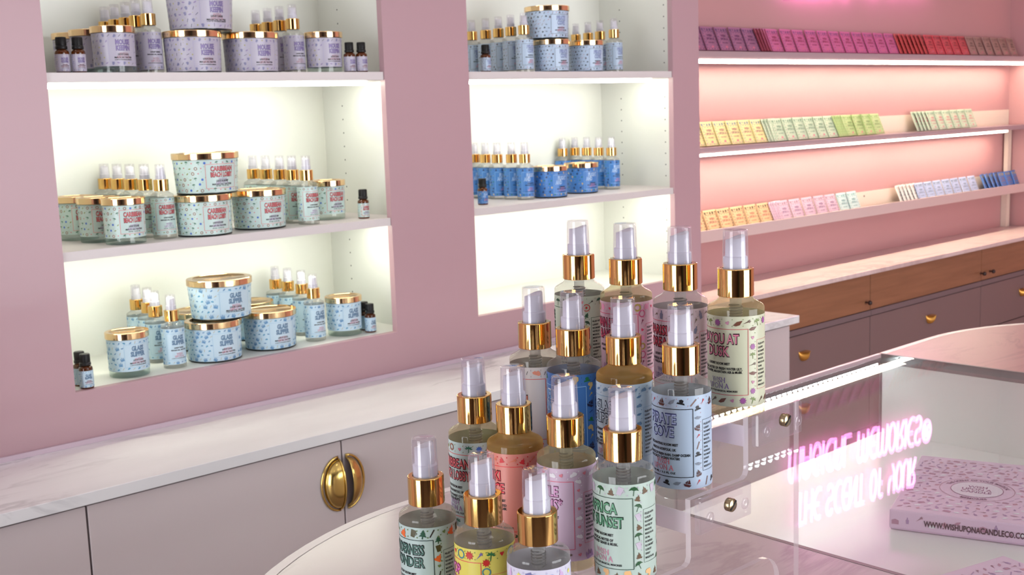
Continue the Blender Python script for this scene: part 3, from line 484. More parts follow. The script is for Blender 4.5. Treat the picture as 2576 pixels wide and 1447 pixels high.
# ---------------------------------------------------------------- niches
LED_N = glow('niche_led', (1.0, 1.0, .83), P_LED_NICHE); LED_W = glow('wall_led', (1.0, .82, .62), P_LED_WALL)
ALU = mat('aluminium_profile', (.85, .85, .83), .3, .9); HOLE = mat('pin_hole', (.25, .25, .25), .8)
NWHITE = mat('niche_white', (.90, .905, .88), .35)
for k, (a, b) in enumerate(NICHES):
    a2, b2 = a - .030, b + .050
    t = thing('shelf_unit', ['white shelf unit lit from within, set into the left opening of the pink wall', 'white shelf unit lit from within, set into the right opening of the pink wall'][k], 'shelving')
    y0 = YW + .0185
    m = MB(); m.box(a2, b2, YB, YB + .018, NZ0, 2.24); m.build('back_panel', NWHITE, t)
    for s, x in ((0, a2 - .018), (1, b2)):
        m = MB(); m.box(x, x + .018, y0, YB + .018, NZ0 - .018, 2.24)
        xs = x + .0182 if s == 0 else x - .0002
        for yy in (y0 + .055, YB - .085):
            for q in range(34):
                z = NZ0 + .07 + q * .034
                if any(abs(z - v + .01) < .03 for v in (NZ1, NZ2, NZ3)): continue
                c = [(xs, yy + .0022 * math.cos(i * PI / 3), z + .0022 * math.sin(i * PI / 3)) for i in range(6)]
                m.add(c, [tuple(range(6)) if s == 0 else tuple(range(5, -1, -1))], 1)
        m.build('side_panel', [NWHITE, HOLE], t)
    m = MB(); m.box(a2, b2, y0, YB, NZ0 - .018, NZ0); m.build('floor_panel', NWHITE, t)
    m = MB(); m.box(a2, b2, y0, YB, 2.222, 2.24); m.build('top_panel', NWHITE, t)
    for z in (NZ1, NZ2, NZ3):
        m = MB(); m.box(a + .001, b - .001, YW + .004, y0, z - .0185, z); m.box(a2 + .0005, b2 - .0005, y0, YB - .0005, z - .0185, z); sh = m.build('shelf', mat('shelf_white', (.84, .81, .81), .4), t)
        if True:
            m = MB(); m.box(a2 + .004, b2 - .030, YW + .098, YW + .112, z - .0268, z - .0198); ls = m.build('light_strip', LED_N if z != NZ3 else glow('niche_led_dim', (1.0, .98, .86), 13.0), t)
            m = MB(); m.box(a2 + .002, b2 - .026, YW + .095, YW + .115, z - .0197, z - .0186); m.build('strip_profile', ALU, ls)
# ---------------------------------------------------------------- left run of cabinets with its marble worktop
t = MB(); t.box(X0 + .02, 2.93, 1.93, YW - .002, .880, .902)
for f_i in range(len(t.f)): pass
o = t.build('marble_worktop', [MARBLE], bevel=.0012); tag(o, 'white marble worktop with grey veins below the two lit wall niches', 'worktop')
o = MB().box(X0 + .02, XE, YW - .0075, YW - .0005, .9022, .912).build('sealant_strip', mat('sealant', (.80, .72, .77), .4)); structure(o); o.name = 'trim_1'
DARKGAP = mat('dark_gap', (.12, .11, .11), .8)
def cup_pull(parent, x, s, y, zc, hh=.055, ww=.044, dp=.026, material=BRASS, name='cup_handle'):
    """quarter-ellipsoid shell, its opening turned to the door gap; s=-1 swells to the left, +1 to the right"""
    m = MB(); nu, nv = 14, 9; vs = []
    for thick in (0, 1):
        for i in range(nu + 1):
            ph = -PI / 2 + PI * i / nu
            for j in range(nv + 1):
                th = (PI / 2) * j / nv; k = 1 - .06 * thick
                vs.append((x + s * ww * math.cos(ph) * math.sin(th) * k * .86 , y - dp * math.cos(ph) * math.cos(th) * k - .001, zc + hh * math.sin(ph) * k * .93))
    fs = []; B = (nu + 1) * (nv + 1)
    for i in range(nu):
        for j in range(nv):
            q = (i * (nv + 1) + j, i * (nv + 1) + j + 1, (i + 1) * (nv + 1) + j + 1, (i + 1) * (nv + 1) + j)
            fs.append(q if s < 0 else q[::-1]); q2 = tuple(v + B for v in q); fs.append(q2[::-1] if s < 0 else q2)
    for i in range(nu): q = (i * (nv + 1), (i + 1) * (nv + 1), (i + 1) * (nv + 1) + B, i * (nv + 1) + B); fs.append(q if s < 0 else q[::-1])
    m.add(vs, fs, 0, True)
    pts = [(x + s * ww * math.cos(-PI / 2 + PI * i / 16) , y - .0022, zc + hh * math.sin(-PI / 2 + PI * i / 16)) for i in range(17)]
    m.tube(pts, .0026, 8); m.tube([(x + s * .0005, y - dp * math.cos(-PI / 2 + PI * i / 16) * 1.0 - .002, zc + hh * .95 * math.sin(-PI / 2 + PI * i / 16)) for i in range(17)], .0016, 8)
    return m.build(name, material, parent)
unit = []
xs = [-2.353, -1.821, -1.289, -.757, -.289 + .064 - .0, .243 + .0, .775, 1.307, 1.839, 2.371, 2.903]
xs = [.775 + .532 * i for i in range(-5, 5)]
LBL = {-5: 'at the far left end beyond the frame', -3: 'second from the left beside the first niche', -1: 'in front of the left part of the first niche', 1: 'with the pair of brass cup handles', 3: 'at the right end, behind the spray bottles'}
i = -6
for i in (-2, 0, 2):
    a = .775 + .532 * i; b = a + 1.064
    u = thing('base_cabinet', {-2: 'glossy white base cabinet cut off by the left edge, no handles in view', 0: 'glossy white two-door base cabinet with a pair of brass cup handles', 2: 'white base cabinet at the right end of the marble run, behind the bottles'}[i], 'cabinet', (a, 1.945, 0), group=None)
    m = MB(); m.box(.001, 1.063, .021, .290, .08, .8795); m.box(.001, 1.063, .06, .28, 0, .08); m.box(.002, 1.062, .012, .0205, .10, .8785, 1); m.build('body', [WHITE, DARKGAP], u)
    for q in (0, 1):
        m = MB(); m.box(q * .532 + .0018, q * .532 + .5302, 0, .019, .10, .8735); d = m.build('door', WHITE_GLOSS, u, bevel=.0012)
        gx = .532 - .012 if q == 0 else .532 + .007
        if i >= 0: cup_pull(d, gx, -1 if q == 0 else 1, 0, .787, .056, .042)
# ---------------------------------------------------------------- right-hand unit: worktop, drawers
o = MB().box(XE + .002, X1 - .002, 2.25, 2.529, .886, .902).build('marble_counter', [WARM_MARBLE], bevel=.001); tag(o, 'pinkish marble counter top below the shelves of scented packets', 'worktop')
WOODD = wood('oak_drawer', (.60, .41, .29), (.52, .35, .24)); TAUPE = mat('taupe_drawer', (.49, .40, .395), .4); KNOB = mat('gold_knob', (.85, .62, .30), .35, .7); DKN = mat('dark_knob', (.22, .15, .14), .4)
gx = [3.016 - .897 * 0, 3.913, 4.81, 5.598]
names = ['nearest the white cabinet', 'middle of the three', 'farthest right of the three']
for i in range(3):
    a, b = gx[i], gx[i + 1]; a = max(a, XE + .003); wd = b - a
    u = thing('drawer_unit', 'brown drawer unit with oak top drawer, ' + names[i], 'drawer unit', (a, 2.27, 0))
    m = MB(); m.box(.001, wd - .001, .0205, .255, .06, .8855); m.box(.001, wd - .001, .03, .255, 0, .06); m.build('body', mat('unit_body', (.36, .27, .27), .5), u)
    m = MB(); m.box(.002, wd - .002, 0, .02, .748, .881); d = m.build('drawer', WOODD, u, bevel=.001)
    for kx in ([wd - .034] if i == 0 else ([wd - .010] if i == 1 else [.073])):
        q = MB(); q.bands([[(.003, 0), (.003, .012)], [(.003, .012), (.008, .014), (.009, .020), (.006, .025), (0, .026)]], 16); q.build('knob', DKN, d, (kx, -.0005, .780), (PI / 2, 0, 0))
    m = MB(); m.box(.001, wd - .001, -.004, .02, .726, .746); m.build('rail', mat('unit_rail', (.46, .39, .40), .45), u)
    for z0, z1 in ((.535, .722), (.300, .531), (.065, .296)):
        m = MB(); m.box(.002, wd - .002, 0, .02, z0, z1); d = m.build('drawer', TAUPE, u, bevel=.001)
        m = MB(); zc = z1 - .070; vs = []
        nu, nv = 14, 6
        for p in range(nu + 1):
            ph = PI * p / nu
            for j in range(nv + 1):
                th = (PI / 2) * j / nv; vs.append((wd / 2 - .024 * math.cos(ph) * math.cos(th), -.001 - .030 * math.sin(th) * math.sin(ph), zc + .012 - .036 * math.sin(ph) * math.cos(th)))
        fs = [(p * (nv + 1) + j, p * (nv + 1) + j + 1, (p + 1) * (nv + 1) + j + 1, (p + 1) * (nv + 1) + j) for p in range(nu) for j in range(nv)]
        m.add(vs, fs, 0, True); m.add([(wd / 2 - .024, -.001, zc + .012), (wd / 2 + .024, -.001, zc + .012)] + [(wd / 2 + .024 * math.cos(PI * q / 12), -.001 - .030 * math.sin(PI * q / 12), zc + .012) for q in range(1, 12)], [(0, 1) + tuple(range(2, 13))], 0)
        m.build('half_round_knob', KNOB, d)
# ---------------------------------------------------------------- wall ledges on the recess wall
LEDGE = mat('ledge_white_dimmed', (.68, .59, .62), .45); CREAM = mat('cream_board', (.93, .86, .80), .5); SCREW = mat('screw_grey', (.5, .47, .45), .4, .6)  # ledge white is darkened: the dimmer light is put into its colour
YS, XL = 2.44, XE + .004
def ledge(z0, z1, label, lip=0.0, back=True, led=None):
    t = thing('wall_ledge', label, 'shelf'); m = MB(); m.box(XL, X1 - .002, YS, 2.529, z0, z1); m.build('shelf_board', LEDGE, t, bevel=.001)
    if lip: m = MB(); m.box(XL, X1 - .002, YS - .002, YS + .0045, z0 - .002, z1 + lip); m.build('front_lip', mat('lip_white', (.86, .77, .76), .4), t, bevel=.001)
    if back:
        m = MB(); m.box(XL, X1 - .012, 2.521, 2.5288, z1 + .0005, z1 + .072); bb = m.build('back_board', CREAM, t)
        for x in [3.45 + .42 * q for q in range(5)]:
            q_ = MB(); q_.bands([[(.004, 0), (.004, .0012), (0, .0016)]], 12); q_.build('screw', SCREW, bb, (x, 2.521, z1 + .055), (PI / 2, 0, 0))
    for a, b in (led or []):
        m = MB(); m.box(a, b, YS - .001, YS + .011, z0 - (.0120 if not lip and z0 > 1.5 else .0075), z0 - .0012); ls = m.build('light_strip', LED_W, t)
        m = MB(); m.box(a, b, YS + .0112, YS + .0128, z0 - (.0125 if not lip and z0 > 1.5 else .0090), z0 - .0003); m.build('strip_profile', ALU, ls)
    return t
ledge(1.675, 1.702, 'top white wall ledge holding purple, pink, red and brown packets', led=[(XL + .002, X1 - .05)], back=False)
ledge(1.364, 1.385, 'middle white wall ledge holding yellow, mint and green packets', led=[(XL + .002, 4.470), (4.495, 5.40)])
ledge(1.070, 1.084, 'lower white wall ledge holding orange, lilac and blue packets', lip=.024, led=[])
o = MB().box(5.545, 5.578, 2.500, 2.5288, .9025, 1.068).build('trim_2', CREAM); structure(o)
o = MB().box(5.545, 5.578, 2.500, 2.5205, 1.157, 1.3635).build('trim_3', CREAM); structure(o)

# ---------------------------------------------------------------- neon sign on the recess wall (seen only as its reflection in the glass)
def A_(cx, cy, rx, ry, a0, a1, n=12): return [(cx + rx * math.cos(math.radians(a0 + (a1 - a0) * i / n)), cy + ry * math.sin(math.radians(a0 + (a1 - a0) * i / n))) for i in range(n + 1)]
GL = {
 'T': (.50, [[(0, 1), (.5, 1)], [(.25, 1), (.25, 0)]]), 'H': (.46, [[(0, 0), (0, 1)], [(.46, 0), (.46, 1)], [(0, .5), (.46, .5)]]),
 'E': (.42, [A_(.34, .5, .34, .5, 68, 292), [(.02, .52), (.34, .52)]]), 'S': (.44, [A_(.22, .74, .22, .26, 30, 250, 12) + A_(.22, .26, .22, .24, 70, -150, 12)]),
 'C': (.44, [A_(.34, .5, .34, .5, 68, 292)]), 'N': (.46, [[(0, 0), (0, 1), (.46, 0), (.46, 1)]]), 'O': (.46, [A_(.23, .5, .23, .5, 0, 360, 24)]),
 'F': (.40, [[(.4, .94)] + A_(.25, .80, .15, .2, 60, 180, 6) + [(.1, 0)], [(-.04, .5), (.32, .5)]]), 'Y': (.46, [[(0, 1), (0, .7)] + A_(.23, .7, .23, .26, 180, 360, 10) + [(.46, 1)], [(.46, .7), (.40, .2), (.25, 0)]]),
 'U': (.44, [[(0, 1), (0, .3)] + A_(.22, .28, .22, .28, 180, 360, 10) + [(.44, 1)]]), 'R': (.44, [[(0, 0), (0, 1), (.2, 1)] + A_(.2, .76, .22, .24, 90, -90, 10) + [(0, .52)], [(.2, .52), (.44, 0)]]),
 'M': (.66, [[(0, 0), (0, .75)] + A_(.165, .75, .165, .25, 180, 0, 8) + [(.33, .12)], [(.33, .75)] + A_(.495, .75, .165, .25, 180, 0, 8) + [(.66, 0)]]),
 'A': (.46, [[(0, 0), (0, .7)] + A_(.23, .7, .23, .3, 180, 0, 10) + [(.46, 0)], [(0, .4), (.46, .4)]]), 'G': (.46, [A_(.25, .5, .25, .5, 60, 330) + [(.46, .45), (.25, .45)]]),
 'I': (.04, [[(.02, 0), (.02, 1)]]), 'L': (.40, [[(0, 1), (0, 0), (.4, 0)]]), ' ': (.22, []),
 '®': (.62, [A_(.31, .62, .31, .38, 0, 360, 24), [(.2, .42), (.2, .84), (.32, .84)] + A_(.32, .73, .1, .11, 90, -90, 6) + [(.2, .62)], [(.32, .62), (.42, .42)]])}
sg = thing('neon_sign', 'pink neon tube sign on the recess wall, mirrored in the glass counter top', 'sign', (3.78, 2.505, 1.907), 0)
sg.rotation_euler = (0, math.radians(-3.9), 0)
NEON = glow('neon_pink', (1.0, .30, .80), P_NEON)
for row, (txt, zz, x0, x1) in enumerate([('THE SCENT OF YOUR', .185, .03, .96), ('MAGICAL MEMORIES®', 0.0, -.03, 1.085)]):
    hgt = .122; tot = sum(GL[c][0] + .16 for c in txt) - .16; kx = (x1 - x0) / tot; x = x0 - .01
    m = MB()
    for c in txt:
        for st in GL[c][1]: m.tube([(x + px_ * kx, 0, zz + pz_ * hgt) for px_, pz_ in st], .0052, 8)
        x += (GL[c][0] + .16) * kx
    m.build('neon_tubing', NEON, sg)
m = MB(); m.box(-.06, 1.12, .012, .018, -.012, .345); m.build('backing_sheet', clear('sign_acrylic', (.96, .94, .96), 1.3), sg)

# ---------------------------------------------------------------- glass display counter
ZG = 1.052; ZF = .902; CXL, CXR, CYM, R = .852, 2.15, .655, .465; WX0, WX1 = 1.034, 1.960
def stadium(r, n=40):
    p = [(CXR + r * math.cos(-PI / 2 + PI * i / n), CYM + r * math.sin(-PI / 2 + PI * i / n)) for i in range(n + 1)]
    return p + [(CXL - r * math.cos(-PI / 2 + PI * i / n) * 1.0, CYM - r * math.sin(-PI / 2 + PI * i / n)) for i in range(n + 1)]
case = thing('display_counter', 'round-ended display counter with marble ends and a glass-topped well', 'display counter')
def half(side, r0, r1, n=40):          # ring or disc half: polygon strip
    cx = CXL if side < 0 else CXR; xc = WX0 - .006 if side < 0 else WX1 + .006
    out = [(cx + side * r1 * math.cos(-PI / 2 + PI * i / n), CYM + r1 * math.sin(-PI / 2 + PI * i / n)) for i in range(n + 1)]
    out = [(xc, CYM - r1)] + out + [(xc, CYM + r1)]
    return out
RIM = mat('rim_laminate', (.90, .88, .87), .3)
for side, nm, mt in ((-1, 'left', PINK_MARBLE), (1, 'right', marble('case_marble_right', (.70, .53, .54), (.58, .43, .45), .34, 1.6))):
    o_ = half(side, 0, R); i_ = half(side, 0, R - .0125)
    if side > 0: pass
    else: o_ = o_[::-1]; i_ = i_[::-1]
    m = MB(); n = len(o_)
    # vertical shell and its top rim
    vs = [(x, y, 0.08) for x, y in o_] + [(x, y, ZG) for x, y in o_] + [(x, y, ZG) for x, y in i_] + [(x, y, ZG - .02) for x, y in i_]
    fs = []
    for q in range(n - 1): fs += [(q, q + 1, q + 1 + n, q + n), (q + n, q + 1 + n, q + 1 + 2 * n, q + 2 * n), (q + 2 * n, q + 1 + 2 * n, q + 1 + 3 * n, q + 3 * n)]
    m.add(vs, fs, 0); m.build('end_shell', RIM, case)
    m = MB(); j_ = half(side, 0, R - .0140); j_ = j_[::-1] if side < 0 else j_
    m.prism(j_, ZG - .018, ZG, 'z'); m.build('marble_top', mt, case)
    m = MB(); k_ = half(side, 0, R - .0126); k_ = k_[::-1] if side < 0 else k_
    m.prism(k_, ZG - .0200, ZG - .0185, 'z'); m.build('groove', DARKGAP, case)
STEEL = mat('brushed_channel', (.46, .46, .46), .35, .6)
for x in (WX0 - .006, WX1): MB().box(x, x + .006, CYM - R + .0005, CYM + R - .0005, ZG - .018, ZG + .0003).build('channel', STEEL, case)
WELLF = marble('well_floor', (.93, .925, .92), (.88, .87, .875), .25, .5)
MB().box(WX0, WX1, CYM - R + .008, CYM + R - .008, ZF - .018, ZF).build('well_floor', WELLF, case)
MB().box(WX1 + .0002, WX1 + .018, CYM - R + .009, CYM + R - .009, ZF, ZG - .0185).build('well_side', mat('well_white', (.90, .90, .885), .35, noise=.02, nscale=12), case)
MB().box(WX0 - .018, WX0 - .0002, CYM - R + .009, CYM + R - .009, ZF, ZG - .0185).build('well_side', MATS['well_white'], case)
PANE = clear('case_glass', (.965, .985, .975), 1.52)
MB().box(WX0 + .0003, WX1 - .0003, CYM + R - .0075, CYM + R - .0005, ZF, ZG - .0062).build('glass_pane', PANE, case)
MB().box(WX0 + .0003, WX1 - .0003, CYM - R + .0005, CYM - R + .0075, ZF, ZG - .0062).build('glass_pane', PANE, case)
MB().box(WX0 + .0003, WX1 - .0003, CYM - R, CYM + R - .007, ZG - .006, ZG).build('glass_top', PANE, case)
MB().box(WX0 + .0003, WX1 - .0003, CYM + R - .0068, CYM + R, ZG - .0075, ZG).build('glass_edge', mat('edge_rim_pink', (.93, .80, .84), .3), case)
for yy0, yy1 in ((CYM + R - .0075, CYM + R), (CYM - R, CYM - R + .0075)): MB().box(WX0 - .006, WX1 + .006, yy0, yy1, .08, ZF - .0185).build('lower_panel', RIM, case)
MB().box(WX0 - .15, WX1 + .15, CYM - R + .04, CYM + R - .04, 0, .08).build('plinth', DARKGAP, case)
for yl in (CYM + R - .0135, CYM - R + .0135):
    m = MB(); m.box(WX0 + .004, WX1 - .02, yl - .004, yl + .004, ZG - .0115, ZG - .0068); ls = m.build('light_strip', mat('strip_tape', (.45, .43, .44), .6), case)
    m = MB(); nb = 58
    for q in range(nb):
        x = WX0 + .01 + (WX1 - WX0 - .04) * q / (nb - 1); m.lathe([(0, ZG - .0180), (.0026, ZG - .0168), (.0036, ZG - .0142), (.0030, ZG - .0115)], 8, 0, (x, yl))
    m.build('led_beads', glow('case_led', (.86, .96, 1.0), P_LED_CASE), ls)

# patterned boxes in the well
def gift_box(label, P, e1, e2, L1, L2, hh, detail):
    ang = math.atan2(e1[1], e1[0]); t = thing('gift_box', label, 'box', (P[0], P[1], ZF), ang); pal = [mat('lilac_card', (.91, .80, .90), .45)]; idx = {}
    def mi(c):
        if c not in idx: idx[c] = len(pal); pal.append(mat('ink_%02x%02x%02x' % tuple(int(q * 255) for q in c), c, .4))
        return idx[c]
    b = MB(); b.box(.002, L1 - .002, .002, L2 - .002, .0006, hh * .35); b.build('box_base', mat('lilac_card', (.91, .80, .90), .45), t, bevel=.001)
    m = MB(); m.box(0, L1, 0, L2, hh * .08, hh); ld = m.build('box_lid', MATS['lilac_card'], t, bevel=.0022)
    m = MB(); rnd = random.Random(5); top = lambda u, v, off: (u, v, hh + off); front = lambda u, v, off: (u, -off, v)
    inks = [(.74, .56, .66), (.70, .58, .74), (.66, .50, .58), (.93, .94, .97), (.80, .60, .68)]
    shp = [lambda: [[(-.5, -.3), (.5, -.3), (.5, .3), (-.5, .3)], [(-.5, .3), (0, .5), (.5, .3)]], M_bottle, M_shoot, M_cloud, M_diamond, M_leaf, M_slash]
    nx, ny = int(L1 / .0128), int(L2 / .0128)
    for i in range(nx):
        for j in range(ny):
            u = (i + .5 + .3 * (j % 2)) * L1 / (nx + .3); v = (j + .5) * L2 / ny; u += rnd.uniform(-.002, .002)
            if ((u - L1 * .46) / .057) ** 2 + ((v - L2 * .465) / .057) ** 2 < 1: continue
            k = (i * 3 + j * 5 + rnd.randint(0, 1)) % len(shp); sz = rnd.uniform(.008, .0115); th = rnd.uniform(-.7, .7); ca, sa = math.cos(th), math.sin(th)
            if u > L1 - .007 or u < .007 or v > L2 - .007 or v < .007: continue
            for q, poly in enumerate(shp[k]()):
                c = mi(inks[3] if k == 3 else inks[(k + q) % 5 if (k + q) % 5 != 3 else 0])
                m.add([top(u + (x * ca - y * sa) * sz, v + (x * sa + y * ca) * sz, .0003) for x, y in poly], [list(range(len(poly)))], c)
    def ring(rx, ry, w_, c, off=.0005, n=48):
        for q in range(n):
            a, b_ = 2 * PI * q / n, 2 * PI * (q + 1) / n
            m.add([top(L1 * .46 + (rx + s * w_) * math.cos(z_), L2 * .465 + (ry + s * w_) * math.sin(z_), off) for s, z_ in ((1, a), (1, b_), (-1, b_), (-1, a))], [(0, 1, 2, 3)], c)
    if detail:
        m.add([top(L1 * .46 + .037 * math.cos(2 * PI * q / 40), L2 * .465 + .037 * math.sin(2 * PI * q / 40), .0004) for q in range(40)], [list(range(40))], mi((.92, .88, .94)))
        ring(.037, .037, .0006, mi((.66, .48, .60))); ring(.053, .053, .0006, mi((.76, .60, .68)))
        def circ(s, r, a_mid, hgt, flip):
            vs, fs, w_ = text2d(s, .03); k = hgt * .9; tw = w_ * k
            pts = []
            for x, y in vs:
                aa = (a_mid - (x * k - tw / 2) / r) if not flip else (a_mid + (x * k - tw / 2) / r); rr = r + (y - .5) * hgt * (1 if not flip else -1)
                pts.append(top(L1 * .46 + rr * math.cos(aa), L2 * .465 + rr * math.sin(aa), .0006))
            m.add(pts, [f for f in fs], mi((.52, .38, .50)))
        circ('THE SCENT OF YOUR MAGICAL', .045, PI / 2, .0065, False); circ('MEMORIES', .045, -PI / 2, .0065, True)
        for s, v in (('WISH', .012), ('UPON A', 0.0), ('CANDLE', -.012)):
            put_text(m, top, s, L1 * .46, L2 * .465 + v, .010, mi((.62, .40, .58)), off=.0006, bold=.02)
            put_text(m, top, s, L1 * .46, L2 * .465 + v, .0092, mi((.93, .84, .92)), off=.0008, bold=-.03)
    for i in range(int(L1 / .017)):
        u = (i + .5) * .017; k = i % len(shp); sz = .010
        for q, poly in enumerate(shp[k]()):
            m.add([front(u + x * sz, hh * (.54 + .14 * ((i % 3) - 1)) + y * sz, .0003) for x, y in poly], [list(range(len(poly)))], mi(inks[k % 5] if k != 3 else inks[3]))
    if detail: put_text(m, front, 'WWW.WISHUPONACANDLECO.COM', .048, hh * .50, .0088, mi((.24, .20, .24)), off=.0006, bold=.03, align='l', width=.140)
    m.build('print', pal, ld)
    return t
gift_box('lilac patterned gift box with a round emblem and a web address, in the glass well', (1.503, .838), (.329, -.944), (.944, .329), .226, .290, .031, True)
gift_box('second lilac patterned gift box, only its corner in view at the bottom right', (1.076, .423), (.968, -.25), (.25, .968), .295, .300, .032, False)

# ---------------------------------------------------------------- acrylic riser
ACR = clear('acrylic', (.975, .965, .975), 1.49); ACE = clear('acrylic_edge', (.95, .93, .95), 1.55, .02, .07, (.95, .90, .94)); ACL = clear('acrylic_cut_edge', (.95, .9, .93), 1.6, .05, .55, (1.0, .93, .97))
ris = thing('display_riser', 'clear acrylic four-step riser carrying the spray bottles on the counter', 'display stand')
TZ = [1.099, 1.153, 1.206, 1.260]; TX = [.553, .620, .694, .770, .843]
YR0, YR1 = .556, .806; LIP = .011
for y, nm in ((YR0, 0), (YR1 - .005, 1)):
    Zb = ZG + .0004
    poly = [(TX[0], Zb), (.630, Zb), (.640, Zb + .002), (.640, Zb + .058)]
    poly += [(.640 + .012 - .012 * math.cos(PI / 2 * i / 6), Zb + .058 + .030 * math.sin(PI / 2 * i / 6)) for i in range(1, 7)]
    poly += [(.790 + .024 * math.sin(PI / 2 * i / 6), Zb + .064 + .024 * math.cos(PI / 2 * i / 6)) for i in range(7)]
    poly += [(.816, Zb), (TX[4], Zb), (TX[4], TZ[3] + LIP)]
    for k in (3, 2, 1, 0):
        poly += [(TX[k], TZ[k] + LIP)]
        if k > 0: poly += [(TX[k], TZ[k - 1] + LIP + .006), (TX[k] - .002, TZ[k - 1] + LIP + .002), (TX[k] - .006, TZ[k - 1] + LIP)]
    m = MB(); m.prism(poly, y, y + .005, 'y', 0, 1); m.build('side_sheet', [ACR, ACL], ris)
for k in range(4):
    m = MB(); m.box(TX[k] + .002, TX[k + 1] - .0005, YR0 + .0055, YR1 - .0055, TZ[k] - .004, TZ[k] - .0004, 0)
    m.box(TX[k] + .0015, TX[k] + .005, YR0 + .0055, YR1 - .0055, TZ[k] - .018, TZ[k] - .0045, 1); m.box(TX[k] + .0008, TX[k] + .0019, YR0 + .0055, YR1 - .0055, TZ[k] - .018, TZ[k] - .0004, 2); tr = m.build('tread', [ACR, ACE, ACL], ris)
    m = MB(); m.box(TX[k] + .004, TX[k + 1] - .004, YR0 - .0062, YR0 - .0002, TZ[k] - .018, TZ[k] + LIP - .001, 0); bl = m.build('connector_block', ACE, ris, bevel=.0015)
    for dx in (.016, .062):
        q = MB(); q.bands([[(.0042, 0), (.0048, .0003), (.0048, .0012), (.0036, .0014)], [(.0036, .0014), (.0032, .0006), (0, .0006)]], 20); q.build('stud', ACE, bl, (TX[k] + dx, YR0 - .0062, TZ[k] - .006), (PI / 2, 0, 0))
    q = MB(); q.bands([[(.0055, 0), (.0055, .0045), (.0048, .0052), (0, .0054)]], 24); sc = q.build('screw', mat('bronze_screw', (.62, .55, .44), .25, 1.0), bl, (TX[k] + .040, YR0 - .0062, TZ[k] - .001), (PI / 2, 0, 0))
    q = MB(); q.box(-.005, .005, -.0007, .0007, .0052, .0056); q.build('slot', DARKGAP, sc, None, (0, 0, .7))
# ---------------------------------------------------------------- the bottles on the riser
ROWX = [.586, .655, .733, .806]
FRONT = [
 (0, .750, 'wild', 'milky', 'spray bottle with pale teal camping-motif label, leftmost on the lowest riser step', 0),
 (0, .678, 'pop', 'milky', 'spray bottle with bright yellow label on the lowest riser step', 20),
 (0, .616, 'mouse', 'clear', 'spray bottle with white and lavender label, frontmost on the lowest step', 12),
 (1, .764, 'lobby', 'straw', 'spray bottle with pale aqua label and coral lettering, far end of the second step', 8),
 (1, .713, 'tiki', 'amber', 'spray bottle of amber liquid with coral red label on the second step', 0),
 (1, .652, 'castle', 'straw', 'spray bottle of straw-coloured liquid with pink lilac label on the second step', 4),
 (1, .590, 'africa', 'clear', 'spray bottle with mint green tree-motif label, near end of the second step', 3),
 (2, .766, 'oat', 'milky', 'spray bottle with off-white label and orange lettering, far end of the third step', -6),
 (2, .717, 'royal', 'clear', 'spray bottle with bright blue label on the third step', -9),
 (2, .657, 'glass', 'amber', 'spray bottle of amber liquid with pale blue grey label on the third step', 0),
 (2, .595, 'pirate', 'clear', 'spray bottle with pale blue black-framed label, near end of the third step', 0),
 (3, .778, 'sage', 'clear', 'spray bottle with sage green label, far end of the top step', 12),
 (3, .718, 'rose', 'straw', 'spray bottle with rose pink label, second on the top step', -6),
 (3, .654, 'blush', 'clear', 'spray bottle with blush pink tower-motif label, third on the top step', 0),
 (3, .594, 'bayou', 'straw', 'spray bottle with cream green label, near end of the top step', 0),
]
for r, y, key, liq, lb, dr in FRONT:
    b = make_spray(key, liq, True, lb, 'spray bottle', 'spray bottles on the acrylic riser')
    b.location = (ROWX[r], y, TZ[r]); b.rotation_euler = (0, 0, math.radians(-92 - dr))

# ---------------------------------------------------------------- goods on the niche shelves
PROTO = {}
ORD = ['first', 'second', 'third', 'fourth', 'fifth', 'sixth', 'seventh', 'eighth', 'ninth', 'tenth', 'eleventh', 'twelfth']
DESC = {'mousec': 'lilac grey', 'lobby': 'pale aqua', 'glassc': 'light blue', 'pirate': 'pale grey blue', 'royal': 'bright blue'}
def stock(kind, key, loc, rotz, label, group):
    k = (kind, key)
    if k not in PROTO:
        if kind == 'spray': PROTO[k] = make_spray(key, 'clear', False, '', 'spray bottle', group)
        elif kind == 'drop': PROTO[k] = make_dropper(key, '', 'oil bottle', group)
        else: PROTO[k] = make_candle(kind, key, '', 'candle', group)
        o = PROTO[k]
    else: o = copy_tree(PROTO[k])
    o.location = loc; o.rotation_euler = (0, 0, math.radians(rotz)); o['label'] = label; o['group'] = group
    return o
rr = random.Random(3)
def shelf_items(key, z, shelf, items, fz):
    for kind, lb, px, py, y, dz in items:
        p = on_y(px, py, y)
        nm = {'spray': 'spray bottles', 'drop': 'small oil bottles'}.get(kind, 'candles')
        stock(kind, key, (p.x, y, z + dz), rr.uniform(-4, 4), lb.replace('@', DESC[key]), f'{DESC[key]} labelled {nm} on the {shelf}')
def row(kind, pxs, py, ys, where, first='back'):
    n = len(pxs); out = []
    for i, (px, y) in enumerate(zip(pxs, ys)):
        if i == 0: o_ = 'backmost'
        elif i == n - 1: o_ = 'frontmost'
        else: o_ = ORD[i] + ' from back'
        out.append((kind, f'@ spray bottle, {o_} of those {where}', px, py, y, 0))
    return out
SL, SM, SB = 'top shelf in view of the left niche', 'middle shelf of the left niche', 'bottom of the left niche'
